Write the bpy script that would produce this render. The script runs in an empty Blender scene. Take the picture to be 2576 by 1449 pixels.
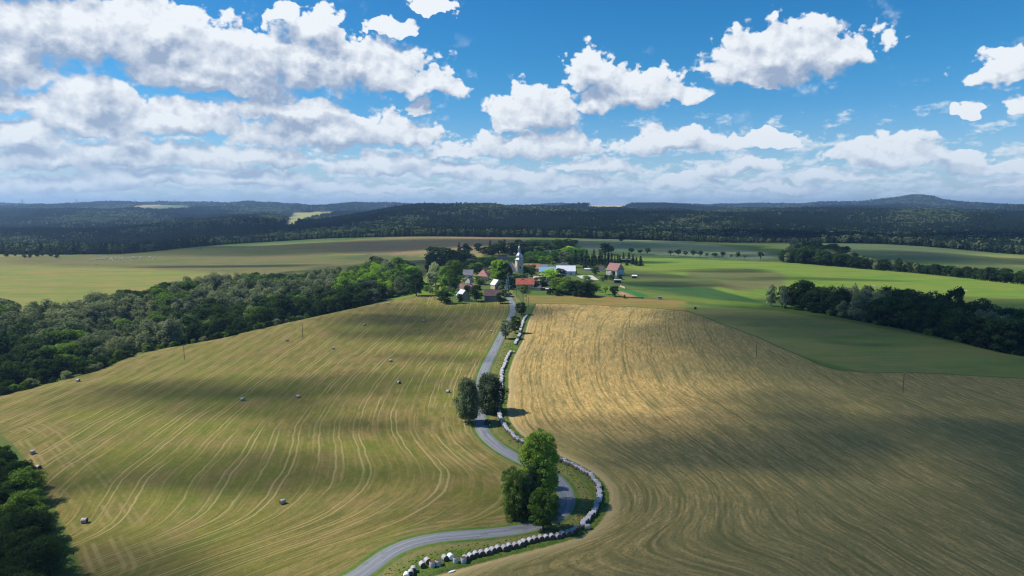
import bpy, bmesh, math, random
import numpy as np
from mathutils import Vector, Matrix
from math import radians, sin, cos, tan, pi

S = bpy.context.scene
COL = S.collection
# ---------------------------------------------------------------- camera
CAM_H = 85.0
PITCH = radians(6.8)
FPX = 2685.0                      # focal length in pixels of a 4032 px wide picture
camd = bpy.data.cameras.new('camera')
camd.sensor_width = 36.0
camd.lens = 36.0 * FPX / 4032.0
camd.clip_start = 1.0
camd.clip_end = 60000.0
cam = bpy.data.objects.new('camera', camd)
cam.location = (0, 0, CAM_H)
cam.rotation_euler = (pi / 2 - PITCH, 0, 0)
COL.objects.link(cam)
S.camera = cam

# ---------------------------------------------------------------- sun
SUN_EL = radians(50.0)
SUN_AZ = radians(-84.0)           # measured from +Y (view direction), negative = left
SUN_DIR = Vector((sin(SUN_AZ) * cos(SUN_EL), cos(SUN_AZ) * cos(SUN_EL), sin(SUN_EL)))
sl = bpy.data.lights.new('sun', 'SUN')
sl.energy = 5.0
sl.angle = radians(0.53)
sl.color = (1.0, 0.95, 0.87)
so = bpy.data.objects.new('sun', sl)
so.rotation_euler = SUN_DIR.to_track_quat('Z', 'Y').to_euler()
so.location = (0, 0, 3000)
COL.objects.link(so)

S.view_settings.view_transform = 'Standard'
S.view_settings.look = 'None'
S.view_settings.gamma = 1.0
S.view_settings.use_curve_mapping = False
S.view_settings.exposure = 0.25
S.cycles.max_bounces = 5
S.cycles.diffuse_bounces = 2
S.cycles.glossy_bounces = 2
S.cycles.transmission_bounces = 3
S.cycles.transparent_max_bounces = 12
S.cycles.volume_bounces = 0
S.cycles.use_denoising = True
S.cycles.filter_width = 1.15
S.cycles.sample_clamp_indirect = 4.0

# ---------------------------------------------------------------- node expression helper
class V:
    """a socket or a number with arithmetic that writes node graphs"""
    def __init__(s, nt, o): s.nt, s.o = nt, o
    def _m(s, op, *a, clamp=False):
        n = s.nt.nodes.new('ShaderNodeMath'); n.operation = op; n.use_clamp = clamp
        for i, x in enumerate((s,) + a):
            x = x.o if isinstance(x, V) else x
            if isinstance(x, (int, float)): n.inputs[i].default_value = x
            else: s.nt.links.new(x, n.inputs[i])
        return V(s.nt, n.outputs[0])
    def __add__(s, b): return s._m('ADD', b)
    __radd__ = __add__
    def __mul__(s, b): return s._m('MULTIPLY', b)
    __rmul__ = __mul__
    def __sub__(s, b): return s._m('SUBTRACT', b)
    def __rsub__(s, b): return (s * -1.0) + b
    def __truediv__(s, b): return s._m('DIVIDE', b)
    def rdiv(s, b):
        n = s.nt.nodes.new('ShaderNodeMath'); n.operation = 'DIVIDE'
        n.inputs[0].default_value = b; s.nt.links.new(s.o, n.inputs[1])
        return V(s.nt, n.outputs[0])
    def max(s, b): return s._m('MAXIMUM', b)
    def min(s, b): return s._m('MINIMUM', b)
    def clamp(s): return s._m('ADD', 0.0, clamp=True)
    def abs(s): return s._m('ABSOLUTE')
    def pow(s, b): return s._m('POWER', b)
    def fract(s): return s._m('FRACT')
    def sin(s): return s._m('SINE')
    def exp(s): return s._m('EXPONENT')
    def step(s, a, b):          # smoothstep from a to b
        n = s.nt.nodes.new('ShaderNodeMapRange'); n.interpolation_type = 'SMOOTHSTEP'
        n.inputs['From Min'].default_value = a; n.inputs['From Max'].default_value = b
        s.nt.links.new(s.o, n.inputs['Value'])
        return V(s.nt, n.outputs[0])
    def lin(s, a, b, c=0.0, d=1.0, clamp=True):
        n = s.nt.nodes.new('ShaderNodeMapRange'); n.clamp = clamp
        n.inputs['From Min'].default_value = a; n.inputs['From Max'].default_value = b
        n.inputs['To Min'].default_value = c; n.inputs['To Max'].default_value = d
        s.nt.links.new(s.o, n.inputs['Value'])
        return V(s.nt, n.outputs[0])

def vm(nt, op, a, b=None, c=None, scale=None):
    n = nt.nodes.new('ShaderNodeVectorMath'); n.operation = op
    for i, x in enumerate((a, b, c)):
        if x is None: continue
        x = x.o if isinstance(x, V) else x
        if isinstance(x, (tuple, list)): n.inputs[i].default_value = x
        else: nt.links.new(x, n.inputs[i])
    if scale is not None:
        if isinstance(scale, V): nt.links.new(scale.o, n.inputs['Scale'])
        else: n.inputs['Scale'].default_value = scale
    return V(nt, n.outputs['Value'] if op in ('LENGTH', 'DOT_PRODUCT', 'DISTANCE') else n.outputs[0])

def sep(nt, v):
    n = nt.nodes.new('ShaderNodeSeparateXYZ'); nt.links.new(v.o, n.inputs[0])
    return [V(nt, o) for o in n.outputs]

def comb(nt, x, y, z):
    n = nt.nodes.new('ShaderNodeCombineXYZ')
    for i, a in enumerate((x, y, z)):
        if isinstance(a, V): nt.links.new(a.o, n.inputs[i])
        else: n.inputs[i].default_value = a
    return V(nt, n.outputs[0])

def noise(nt, vec, scale, detail=4, rough=0.5, col=False, dist=0.0, dims='3D', lac=2.0):
    n = nt.nodes.new('ShaderNodeTexNoise'); n.noise_dimensions = dims
    n.inputs['Scale'].default_value = scale; n.inputs['Detail'].default_value = detail
    n.inputs['Roughness'].default_value = rough; n.inputs['Distortion'].default_value = dist
    n.inputs['Lacunarity'].default_value = lac
    nt.links.new(vec.o, n.inputs['Vector'])
    return V(nt, n.outputs['Color' if col else 'Fac'])

def voro(nt, vec, scale, detail=0, smooth=None, rnd=1.0, out='Distance', dims='3D'):
    n = nt.nodes.new('ShaderNodeTexVoronoi'); n.voronoi_dimensions = dims
    if smooth is not None:
        n.feature = 'SMOOTH_F1'; n.inputs['Smoothness'].default_value = smooth
    n.inputs['Scale'].default_value = scale
    n.inputs['Detail'].default_value = detail
    n.inputs['Randomness'].default_value = rnd
    nt.links.new(vec.o, n.inputs['Vector'])
    return V(nt, n.outputs[out])

def mixc(nt, f, a, b):
    n = nt.nodes.new('ShaderNodeMix'); n.data_type = 'RGBA'
    for sock, x in ((n.inputs[0], f), (n.inputs[6], a), (n.inputs[7], b)):
        x = x.o if isinstance(x, V) else x
        if isinstance(x, (int, float)): sock.default_value = x
        elif isinstance(x, (tuple, list)): sock.default_value = (*x[:3], 1)
        else: nt.links.new(x, sock)
    return V(nt, n.outputs[2])
# ---------------------------------------------------------------- world: sky with cumulus
def build_world():
    w = bpy.data.worlds.new('World'); S.world = w; w.use_nodes = True
    nt = w.node_tree; nt.nodes.clear()
    out = nt.nodes.new('ShaderNodeOutputWorld'); bg = nt.nodes.new('ShaderNodeBackground')
    nt.links.new(bg.outputs[0], out.inputs[0])
    bg.inputs['Strength'].default_value = 0.1
    sky = nt.nodes.new('ShaderNodeTexSky'); sky.sky_type = 'NISHITA'; sky.sun_disc = False
    sky.sun_elevation = SUN_EL; sky.sun_rotation = SUN_AZ
    sky.altitude = 500; sky.air_density = 1.0; sky.dust_density = 0.6; sky.ozone_density = 2.5
    tc = nt.nodes.new('ShaderNodeTexCoord')
    d = V(nt, tc.outputs['Generated'])
    dn = vm(nt, 'NORMALIZE', d)
    x, y, z = sep(nt, dn)
    az = x._m('ARCTAN2', y) * (180 / pi)
    el = z._m('ARCSINE') * (180 / pi)
    P = comb(nt, az, el, 0.0)
    # domain for noise: the scale of the puffs follows the perspective of a flat cloud deck
    ec = el.max(-1.0)
    per = ec.lin(0.0, 11.0, 0.45, 1.0)
    q = comb(nt, az * 0.16, el * 0.19, 0.0)
    ql = comb(nt, az * 0.42, el * 0.95, 0.0)
    # big billows push the outlines about
    wq = vm(nt, 'SUBTRACT', noise(nt, q, 2.2, 3, 0.55, col=True, dims='2D'), (0.5, 0.5, 0.5))
    wamp = per * 3.4
    P1 = vm(nt, 'ADD', P, vm(nt, 'SCALE', wq, scale=wamp))
    k = 2576.0
    def ae(cx, cy):
        X = (cx - 1288) / (FPX / 4032 * k); Yp = (724.5 - cy) / (FPX / 4032 * k)
        v = Vector((X, cos(PITCH) + Yp * sin(PITCH), -sin(PITCH) + Yp * cos(PITCH))).normalized()
        return math.degrees(math.atan2(v.x, v.y)), math.degrees(math.asin(v.z))
    CL = [  # centre, half width, half height in the 2576 px wide photograph, weight
        (180, 60, 310, 115), (-60, 120, 260, 130), (400, 60, 150, 85), (660, 135, 340, 105), (880, 155, 230, 88), (560, 190, 260, 70),
        (1060, 205, 140, 42), (470, 150, 190, 90), (240, 240, 130, 75), (40, 255, 160, 38), (450, 300, 190, 50),
        (830, 320, 270, 66), (740, 270, 190, 42), (1010, 335, 110, 45), (330, 345, 90, 35), (60, 330, 170, 52), (200, 300, 150, 40),
        (370, 385, 240, 48), (120, 400, 210, 45), (720, 25, 55, 45), (800, 70, 80, 60), (990, 60, 70, 32), (1080, 5, 60, 22),
        (1060, 265, 50, 26), (1350, 270, 120, 72), (1290, 300, 50, 30), (1490, 175, 75, 62), (1590, 222, 130, 70), (1500, 250, 60, 40),
        (1690, 240, 95, 32), (1960, 128, 215, 104), (2110, 128, 140, 60), (1850, 165, 100, 44), (1940, 215, 75, 14),
        (2540, 165, 165, 48), (2440, 275, 40, 18), (2590, 262, 80, 26),
        (1340, 362, 190, 46), (1150, 378, 110, 24), (1690, 350, 165, 44), (1900, 350, 130, 22), (2220, 378, 165, 44),
        (2470, 415, 130, 26), (960, 412, 160, 36), (640, 395, 190, 36), (1120, 425, 150, 26), (350, 440, 200, 34), (1860, 418, 130, 28), (2390, 395, 120, 25),
        (1500, 420, 120, 26), (1240, 440, 160, 24), (2100, 440, 130, 22), (2550, 455, 90, 20), (620, 445, 180, 28),
        (1720, 455, 120, 20), (180, 460, 220, 26), (1420, 462, 140, 16), (900, 470, 180, 16), (1960, 470, 150, 14),
        # the sky goes on with the same clouds outside the picture
        (-420, 300, 300, 80), (-500, 20, 320, 120), (-60, -160, 400, 120), (700, -240, 420, 110), (1500, -320, 380, 110),
        (2300, -420, 420, 130), (2900, 60, 260, 90), (3100, 330, 320, 70), (3300, -220, 300, 120)]
    ells = []
    for c in CL:
        a, e = ae(c[0], c[1] + c[3] * 0.35)
        a2, _ = ae(c[0] + c[2], c[1]); _, e2 = ae(c[0], c[1] + c[3] * 0.35 - c[3] * 1.3)
        ells.append((a, e, max(0.3, a2 - a) * 1.12, max(0.15, e2 - e) * 1.05))
    def field(Pn):
        L = None
        for (a, e, ra, re) in ells:
            s = vm(nt, 'MULTIPLY_ADD', Pn, (1 / ra, 1 / re, 0), (-a / ra, -e / re, 0))
            s = vm(nt, 'MAXIMUM', s, vm(nt, 'MULTIPLY', s, (1, -2.1, 0)))
            l = vm(nt, 'LENGTH', s)
            if L is None: L = l
            else:
                n = nt.nodes.new('ShaderNodeMath'); n.operation = 'SMOOTH_MIN'; n.inputs[2].default_value = 0.12
                nt.links.new(L.o, n.inputs[0]); nt.links.new(l.o, n.inputs[1]); L = V(nt, n.outputs[0])
        return 1.0 - L
    def billow(Q):
        n1 = noise(nt, Q, 3.3, 8, 0.52, dims='2D')
        v1 = 1.0 - voro(nt, Q, 8.0, 2, dims='2D')
        return (n1 - 0.5) * 1.45 + (v1 - 0.6) * 0.24
    def dens(Pn, Qn):
        return field(Pn) * 0.95 + billow(Qn) * per.lin(0.45, 1.0, 0.8, 1.0) * 0.62 - 0.02
    F0 = field(P1) * 0.95; B0 = billow(q) * per.lin(0.45, 1.0, 0.8, 1.0) * 0.62
    D0 = F0 + B0 - 0.02
    # a second look a little nearer the sun gives the shading
    F1 = field(vm(nt, 'ADD', P1, vm(nt, 'SCALE', comb(nt, -0.5, 1.45, 0.0), scale=per))) * 0.95
    B1 = billow(vm(nt, 'ADD', q, (-0.05, 0.12, 0.0))) * 0.58
    kd = noise(nt, ql, 1.0, 6, 0.62, dims='2D')
    kd1 = noise(nt, vm(nt, 'ADD', ql, (-0.07, 0.2, 0)), 1.0, 5, 0.62, dims='2D')
    thr = el.lin(1.0, 8.0, 0.34, 0.64)
    wid = ((F1 - F0) * 1.6 + 0.30).clamp() * 0.32 + 0.13
    A0 = ((D0 + 0.01) / wid).clamp(); A0 = A0 * A0 * (3.0 - 2.0 * A0)
    A1 = ((kd - thr) * 7.0).clamp() * el.step(9.5, 6.0)
    depth = D0.step(0.05, 0.75)
    big = noise(nt, vm(nt, 'ADD', q, (7.7, 2.2, 0)), 2.0, 5, 0.6, dims='2D')
    lit = ((F0 - F1) * 1.35 + (B0 - B1) * 1.75 + 0.44 + (0.5 - depth) * 0.36 + (big - 0.5) * 0.9).clamp()
    litd = ((kd - kd1) * 4.2 + 0.52).clamp()
    cs = mixc(nt, lit, (2.9, 3.7, 5.1), (7.5, 7.9, 8.3))
    csd = mixc(nt, litd, (4.0, 5.5, 6.8), (7.1, 7.7, 8.1))
    base = V(nt, sky.outputs[0])
    hs = nt.nodes.new('ShaderNodeHueSaturation'); hs.inputs['Saturation'].default_value = 1.35
    nt.links.new(base.o, hs.inputs['Color']); tint = mixc(nt, el.lin(2.0, 11.0), (0.68, 0.84, 1.10), (0.42, 0.90, 1.02))
    base = vm(nt, 'MULTIPLY', V(nt, hs.outputs[0]), tint)
    wis = noise(nt, vm(nt, 'ADD', q, (3.1, 1.7, 0)), 2.2, 7, 0.62, dims='2D')
    c = mixc(nt, (wis.step(0.58, 0.78) * F0.step(-0.55, 0.0) * 0.55).clamp(), base, (6.6, 7.4, 8.1))
    c = mixc(nt, A1 * 0.85, c, csd)
    c = mixc(nt, A0, c, cs)
    # air towards the horizon
    c = mixc(nt, el.lin(-1.0, 8.0, 0.74, 0.0).pow(1.5), c, (4.6, 6.3, 7.9))
    nt.links.new(c.o, bg.inputs['Color'])
    w.cycles.sampling_method = 'MANUAL'; w.cycles.sample_map_resolution = 512
build_world()
# ---------------------------------------------------------------- terrain height
CT, ST = cos(PITCH), sin(PITCH)
# every column: distance and height of the land along one bearing (bearing written as the x at which it meets a 4032 px wide picture)
KC = [0, 232, 414, 509, 820, 1000, 1300, 1600, 1731, 1900, 2200, 2500, 2850, 3139, 3383, 3625, 3845, 4032]
_farL = [(700, 0), (850, 0), (950, .5), (1080, 1), (1200, 1), (1550, -26), (2100, -12), (3000, 1), (4000, 15), (5500, 42), (8000, 88)]
_farR = [(1650, 0), (2300, 18), (3000, 38), (4000, 46), (5500, 54), (8000, 76)]
KT = [
 [(250, 0), (305, -2.7), (335, -8), (430, -14), (570, -1)] + _farL,
 [(270, 0), (325, 0), (355, -6), (450, -14), (600, -1)] + _farL,
 [(285, 0), (345, -.4), (372, -7), (465, -14), (620, 0)] + _farL,
 [(320, 0), (385, .2), (412, -6), (500, -14), (650, 0)] + _farL,
 [(350, .3), (420, .6), (450, -6), (540, -14), (720, 0), (850, .5), (950, 1), (1100, 2), (1250, 3.5), (1400, 5), (1700, -18), (2100, -2), (2800, 15), (3600, 5), (5500, 32), (8000, 82)],
 [(380, .8), (455, 1.3), (485, -5), (580, -13), (760, 1), (880, 1), (1000, 2), (1180, 3), (1350, 4.5), (1500, 5.6), (1750, -12), (2100, 0), (2700, 14), (3500, 0), (5500, 36), (8000, 79)],
 [(450, .8), (530, 1), (560, -5), (650, -12), (820, 1), (950, 3), (1050, 5), (1200, 9), (1350, 13), (1500, 16), (1720, 0), (2100, 6), (2600, 0), (3800, -10), (5500, 38), (8000, 74)],
 [(530, 1.5), (612, 2.8), (640, 0), (700, -5), (860, 1), (950, 3.5), (1050, 6), (1200, 10), (1350, 16), (1500, 20), (1700, 6), (2100, 22), (2600, 54), (4000, 35), (5500, 40), (8000, 72)],
 [(570, 2), (650, 3.8), (675, 2.5), (730, 0), (870, 4), (960, 6), (1050, 9), (1200, 13), (1350, 17), (1500, 20), (1700, 6), (2100, 22), (2600, 54), (4000, 38), (5500, 42), (8000, 72)],
 [(560, 2), (630, 3), (660, 4), (700, 5), (860, 7), (950, 9), (1050, 12), (1200, 15), (1350, 17), (1500, 19), (1700, 9), (2100, 22), (2600, 60), (4000, 40), (5500, 42), (8000, 72)],
 [(560, 2), (630, 3), (660, 4), (700, 5), (860, 6.5), (950, 8), (1050, 10), (1180, 12), (1320, 15), (1490, 17.5), (1700, 8), (2200, 32), (2800, 60), (4000, 45), (5500, 45), (8000, 72)],
 [(560, 2), (625, 3), (660, 3.5), (700, 4), (860, 4), (930, 4.5), (1000, 5), (1080, 5), (1200, 6.5), (1450, 14.7), (1700, 8), (2300, 40), (3000, 55), (4000, 55), (5500, 55), (8000, 74)],
 [(530, 1), (600, 1.5), (640, 2), (720, 3), (830, 4), (910, 5), (990, 5), (1080, 4.5), (1200, 6), (1420, 10), (1650, 8), (2200, 30), (2900, 50), (4000, 55), (5500, 58), (8000, 76)],
 [(490, 0), (555, 0), (590, -3), (650, -6), (740, 2), (860, 4.5), (970, 5), (1050, 1), (1170, 1), (1420, 9), (1650, 5), (2300, 28), (3000, 42), (4000, 50), (5500, 56), (8000, 76)],
 [(430, 0), (495, .3), (525, -3), (600, -8), (710, 0), (820, 1), (920, 1), (990, -5), (1150, 0), (1430, 9)] + _farR,
 [(385, 0), (450, .1), (480, -4), (560, -10), (670, -1), (770, 0), (860, 0), (940, -6), (1100, -1), (1380, 5)] + _farR,
 [(340, 0), (405, -.3), (435, -5), (520, -11), (630, -2), (710, -1), (790, 0), (870, -7), (1030, -3), (1300, 0)] + _farR,
 [(315, 0), (378, -.7), (408, -6), (490, -12), (590, -3), (670, -1), (730, -.4), (810, -7), (980, -5), (1250, -4)] + _farR,
]
HEAD = [(60, 0.0), (150, 0.0), (235, -0.6)]
TAIL = [(12000, 70.0), (20000, 60.0)]
_A = np.array([HEAD + r + TAIL for r in KT])           # columns x keys x 2
_cc = np.arange(-1500, 5501, 25.0)
def _smooth(a):
    k = np.exp(-0.5 * (np.arange(-8, 9) / 2.8) ** 2); k /= k.sum()
    p = np.concatenate([np.repeat(a[:1], 8), a, np.repeat(a[-1:], 8)])
    return np.convolve(p, k, 'valid')
_KY = np.stack([_smooth(np.interp(_cc, KC, _A[:, k, 0])) for k in range(_A.shape[1])], 1)
_KZ = np.stack([_smooth(np.interp(_cc, KC, _A[:, k, 1])) for k in range(_A.shape[1])], 1)
# monotone slopes at the keys
def _slopes(Y, Z):
    h = np.diff(Y, axis=1); d = np.diff(Z, axis=1) / h
    m = np.zeros_like(Z)
    s = (d[:, 1:] * d[:, :-1]) > 0
    w1 = 2 * h[:, 1:] + h[:, :-1]; w2 = h[:, 1:] + 2 * h[:, :-1]
    with np.errstate(all='ignore'):
        hm = (w1 + w2) / (w1 / d[:, :-1] + w2 / d[:, 1:])
    m[:, 1:-1] = np.where(s, hm, 0)
    return m
_KM = _slopes(_KY, _KZ)
rs = np.random.RandomState(11)
_WV = []
for lam, amp in ((2600, 9), (1500, 7), (900, 6), (520, 4), (300, 2.2)):
    for _ in range(4):
        t = rs.rand() * 2 * pi; _WV.append((cos(t) * 2 * pi / lam, sin(t) * 2 * pi / lam, rs.rand() * 7, amp * .75))
def bearing(x, y):
    return 2016.0 + FPX * x / (np.maximum(y, 50.0) * CT + CAM_H * ST)
def kval(K, c):
    ci = np.clip((c + 1500.0) / 25.0, 0, len(_cc) - 1.001); i = ci.astype(int); f = (ci - i)[..., None]
    return K[i] * (1 - f) + K[i + 1] * f
def zf(x, y):
    x = np.asarray(x, float); y = np.asarray(y, float)
    shp = np.broadcast(x, y).shape
    x = np.broadcast_to(x, shp).ravel(); y = np.broadcast_to(y, shp).ravel()
    c = bearing(x, y)
    Y = kval(_KY, c); Z = kval(_KZ, c); M = kval(_KM, c)
    yy = np.clip(y, 60.0, 19999.0)
    k = np.clip((Y <= yy[:, None]).sum(1) - 1, 0, Y.shape[1] - 2)
    r = np.arange(len(yy))
    y0, y1, z0, z1, m0, m1 = Y[r, k], Y[r, k + 1], Z[r, k], Z[r, k + 1], M[r, k], M[r, k + 1]
    h = y1 - y0; t = np.clip((yy - y0) / h, 0, 1)
    z = (2*t**3-3*t**2+1)*z0 + (t**3-2*t**2+t)*h*m0 + (-2*t**3+3*t**2)*z1 + (t**3-t**2)*h*m1
    g = np.clip((y - 1750) / 1500, 0, 1)
    wv = np.zeros_like(z)
    for kx, ky, ph, a in _WV: wv += a * np.sin(kx * x + ky * y + ph)
    z = z + wv * g
    # the low mountain on the skyline, right
    mx = FPX and (3590 - 2016) / FPX * 7000
    dx = (x - mx); z = z + 84 * np.exp(-0.5 * (np.abs(dx) / np.where(dx < 0, 330, 210)) ** 1.6 - 0.5 * ((y - 7000) / 700) ** 2)
    z = z + 16 * np.exp(-0.5 * (dx / 60) ** 2 - 0.5 * ((y - 7000) / 300) ** 2)
    lx = (700 - 2016) / FPX * 7400
    z = z + 22 * np.exp(-0.5 * ((x - lx) / 500) ** 2 - 0.5 * ((y - 7400) / 600) ** 2)
    bx = (2400 - 2016) / FPX * 7800
    z = z + 22 * np.exp(-0.5 * ((x - bx) / 330) ** 2 - 0.5 * ((y - 7800) / 500) ** 2)
    return z.reshape(shp)
def zs(x, y): return float(zf(np.array([x]), np.array([y]))[0])
def slope_of(py):
    uc = (1134.0 - py) / FPX
    return (-ST + uc * CT) / (CT + uc * ST)
_YS = np.concatenate([np.arange(100, 900, 1.0), np.geomspace(900, 15000, 900)])
def G(px, py, ymin=0):
    """the ground point seen at a pixel of the 4032 px wide picture"""
    uc = (1134.0 - py) / FPX; ur = (px - 2016.0) / FPX
    dy = CT + uc * ST; dz = -ST + uc * CT
    x = ur / dy * _YS; z = CAM_H + dz / dy * _YS
    b = (z <= zf(x, _YS)) & (_YS >= ymin)
    i = int(np.argmax(b)) if b.any() else len(_YS) - 1
    y = _YS[i]
    if 0 < i and b.any() and not b[i - 1] :
        a0 = z[i-1] - zs(x[i-1], _YS[i-1]); a1 = z[i] - zs(x[i], _YS[i])
        t = a0 / max(1e-6, a0 - a1) if a0 > 0 else 0
        y = _YS[i-1] + (y - _YS[i-1]) * min(1, max(0, t))
    X = ur / dy * y
    return Vector((X, y, zs(X, y)))
def AT(px, y, dz=0):
    """the ground point at a distance y on a bearing"""
    x = (px - 2016.0) / FPX * (y * CT + CAM_H * ST)
    return Vector((x, y, zs(x, y) + dz))
def key(px, k):      # distance of a key line on a bearing
    return float(kval(_KY, np.array([float(px)]))[0, k])
def PX(x, y, z):     # world to picture
    d = y * CT + (CAM_H - z) * ST
    v = -(CAM_H - z) * CT + y * ST
    return 2016 + FPX * x / d, 1134 - FPX * v / d
def MPP(x, y, z):    # metres per picture pixel
    return (y * CT + (CAM_H - z) * ST) / FPX

# ---------------------------------------------------------------- lines on the land
ROAD_PX = [(1425, 2268), (1474, 2210), (1545, 2161), (1635, 2129), (1724, 2112), (1858, 2105), (1983, 2096), (2083, 2080), (2147, 2066),
           (2189, 2048), (2216, 2023), (2233, 1993), (2237, 1961), (2221, 1919), (2195, 1885), (2150, 1855), (2090, 1828), (2036, 1806),
           (1993, 1781), (1940, 1744), (1908, 1712), (1892, 1675), (1889, 1632), (1890, 1580), (1893, 1531), (1899, 1486), (1915, 1441),
           (1942, 1388), (1964, 1343), (1980, 1311), (2005, 1262), (2016, 1238), (2020, 1215), (2016, 1190), (2005, 1171), (1992, 1158), (1987, 1145)]
def resample(pts, step):
    P = np.array([(p[0], p[1]) for p in pts], float)
    # Catmull-Rom then even steps
    Q = [P[0]]
    for i in range(len(P) - 1):
        p0 = P[max(i-1, 0)]; p1 = P[i]; p2 = P[i+1]; p3 = P[min(i+2, len(P)-1)]
        for t in np.linspace(0, 1, 13)[1:]:
            Q.append(0.5 * ((2*p1) + (-p0+p2)*t + (2*p0-5*p1+4*p2-p3)*t*t + (-p0+3*p1-3*p2+p3)*t**3))
    Q = np.array(Q); s = np.concatenate([[0], np.cumsum(np.linalg.norm(np.diff(Q, axis=0), axis=1))])
    n = max(2, int(s[-1] / step)); u = np.linspace(0, s[-1], n)
    return np.stack([np.interp(u, s, Q[:, 0]), np.interp(u, s, Q[:, 1])], 1)
def normals(P):
    d = np.gradient(P, axis=0); d /= np.linalg.norm(d, axis=1)[:, None]
    return np.stack([d[:, 1], -d[:, 0]], 1)          # to the right of travel
_r = [G(*p) for p in ROAD_PX]
_r = [Vector((_r[0].x - 16, _r[0].y - 16, 0)), Vector((_r[0].x - 30, _r[0].y - 44, 0))][::-1] + _r + [AT(1992, 700), AT(2005, 760)]
ROAD = resample(_r, 2.0)
k3 = np.ones(7) / 7
for _ in range(2):
    for a in (0, 1):
        ROAD[3:-3, a] = np.convolve(ROAD[:, a], k3, 'valid')
ROADN = normals(ROAD)
RW = 2.45
BALE_A = [(1300+x/2.24, 1750+y/2.24) for x, y in [(1187, 1018), (1230, 998), (1275, 990), (1330, 978), (1380, 968), (1425, 958), (1468, 938), (1520, 932), (1570, 918), (1620, 910), (1672, 902), (1718, 882), (1765, 862),
          (1810, 856), (1860, 842), (1905, 836), (1955, 830), (2005, 820), (2045, 806), (2090, 796), (2130, 782), (2172, 768)]]
BALE_B = [(1300+x/2.24, 1750+y/2.24) for x, y in [(2255, 748), (2228, 718), (2262, 690), (2285, 652), (2325, 630), (2342, 580), (2368, 538), (2368, 505), (2372, 468), (2376, 430), (2366, 392), (2345, 350),
          (2310, 312), (2275, 280), (2230, 250), (2170, 212), (2100, 178), (2040, 152)]] + [(2160, 1798), (2110, 1772)] + \
         [(1850+x/1.886, 1500+y/1.886) for x, y in [(395, 462), (355, 445), (310, 402), (270, 360), (238, 310), (218, 252)]] + \
         [(1700+x/2.23, 1150+y/2.23) for x, y in [(600, 1100), (590, 1050), (586, 1010), (600, 960), (608, 890), (612, 800), (614, 725), (622, 688), (645, 640), (655, 600), (672, 565), (692, 530)]]
BALE_C = [(1700+x/2.23, 1150+y/2.23) for x, y in [(733, 462), (752, 425), (768, 395), (778, 350), (793, 300), (810, 250), (832, 214)]]
BA, BB, BC = [resample([G(*p) for p in L], 1.42) for L in (BALE_A, BALE_B, BALE_C)]
BC = resample([(p[0], p[1]) for p in BC], 1.42)
EDGE = np.concatenate([[[BA[0][0] - 22, BA[0][1] - 12], [BA[0][0] - 12, BA[0][1] - 5]], BA, BB, BC, [[BC[-1][0] + 2, BC[-1][1] + 14]]])
EDGE = resample(EDGE[::4], 3.0)
for _ in range(2):
    for a in (0, 1): EDGE[2:-2, a] = np.convolve(EDGE[:, a], np.ones(5) / 5, 'valid')
EDGEN = normals(EDGE)

def seg_dist(X, Y, P, closed=False):
    d2 = np.full(X.shape, 1e18)
    n = len(P) if closed else len(P) - 1
    for i in range(n):
        ax, ay = P[i]; bx, by = P[(i + 1) % len(P)]
        vx, vy = bx - ax, by - ay; L = vx*vx + vy*vy + 1e-9
        t = np.clip(((X - ax)*vx + (Y - ay)*vy) / L, 0, 1)
        d2 = np.minimum(d2, (X - ax - t*vx)**2 + (Y - ay - t*vy)**2)
    return np.sqrt(d2)
def inside(X, Y, P):
    c = np.zeros(X.shape, bool); n = len(P)
    for i in range(n):
        ax, ay = P[i]; bx, by = P[(i + 1) % n]
        if ay == by: continue
        c ^= ((ay > Y) != (by > Y)) & (X < (bx - ax) * (Y - ay) / (by - ay) + ax)
    return c
def sdf(X, Y, P):
    P = np.asarray(P)[:, :2]
    return seg_dist(X, Y, P, True) * np.where(inside(X, Y, P), 1, -1)

crest = [AT(p, key(p, 4) + 3) for p in (-500, -200, 0, 116, 232, 330, 414, 460, 509, 660, 820, 910, 1000, 1150, 1300, 1450, 1600, 1700)]
HAY = [(p.x, p.y) for p in crest] + [(q.x, q.y) for q in [G(1762, 1172), G(1790, 1196), G(1870, 1192), G(1975, 1189), G(1992, 1196)]]
_ri = [i for i in range(len(ROAD)) if ROAD[i][1] < 585]
HAY += [tuple(ROAD[i] - ROADN[i] * 4.6) for i in _ri[::-1][::2]]
HAY += [(-60, 70), (-120, 60)] + [(q.x, q.y) for q in [G(330, 2268), G(285, 2150), G(230, 2020), G(160, 1900), G(100, 1810), G(50, 1745), G(0, 1712), G(-120, 1690)]] + [(-420, 235)]
STUB = [tuple(EDGE[i] + EDGEN[i] * 3.4) for i in range(0, len(EDGE), 2)]
STUB += [(q.x, q.y) for q in [G(2112, 1196), G(2200, 1197), G(2300, 1200), G(2450, 1207), G(2600, 1216), G(2700, 1226), G(2760, 1245), G(2850, 1280),
                              G(2980, 1328), G(3060, 1366), G(3150, 1402), G(3220, 1436), G(3300, 1459), G(3400, 1467), G(3600, 1469), G(4032, 1492), G(4500, 1530)]]
STUB += [(700, 300), (700, 20), (-60, 20), (BA[0][0] - 30, BA[0][1] - 34)]
def P2(L): return [(q.x, q.y) for q in [G(*p) for p in L]]

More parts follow.
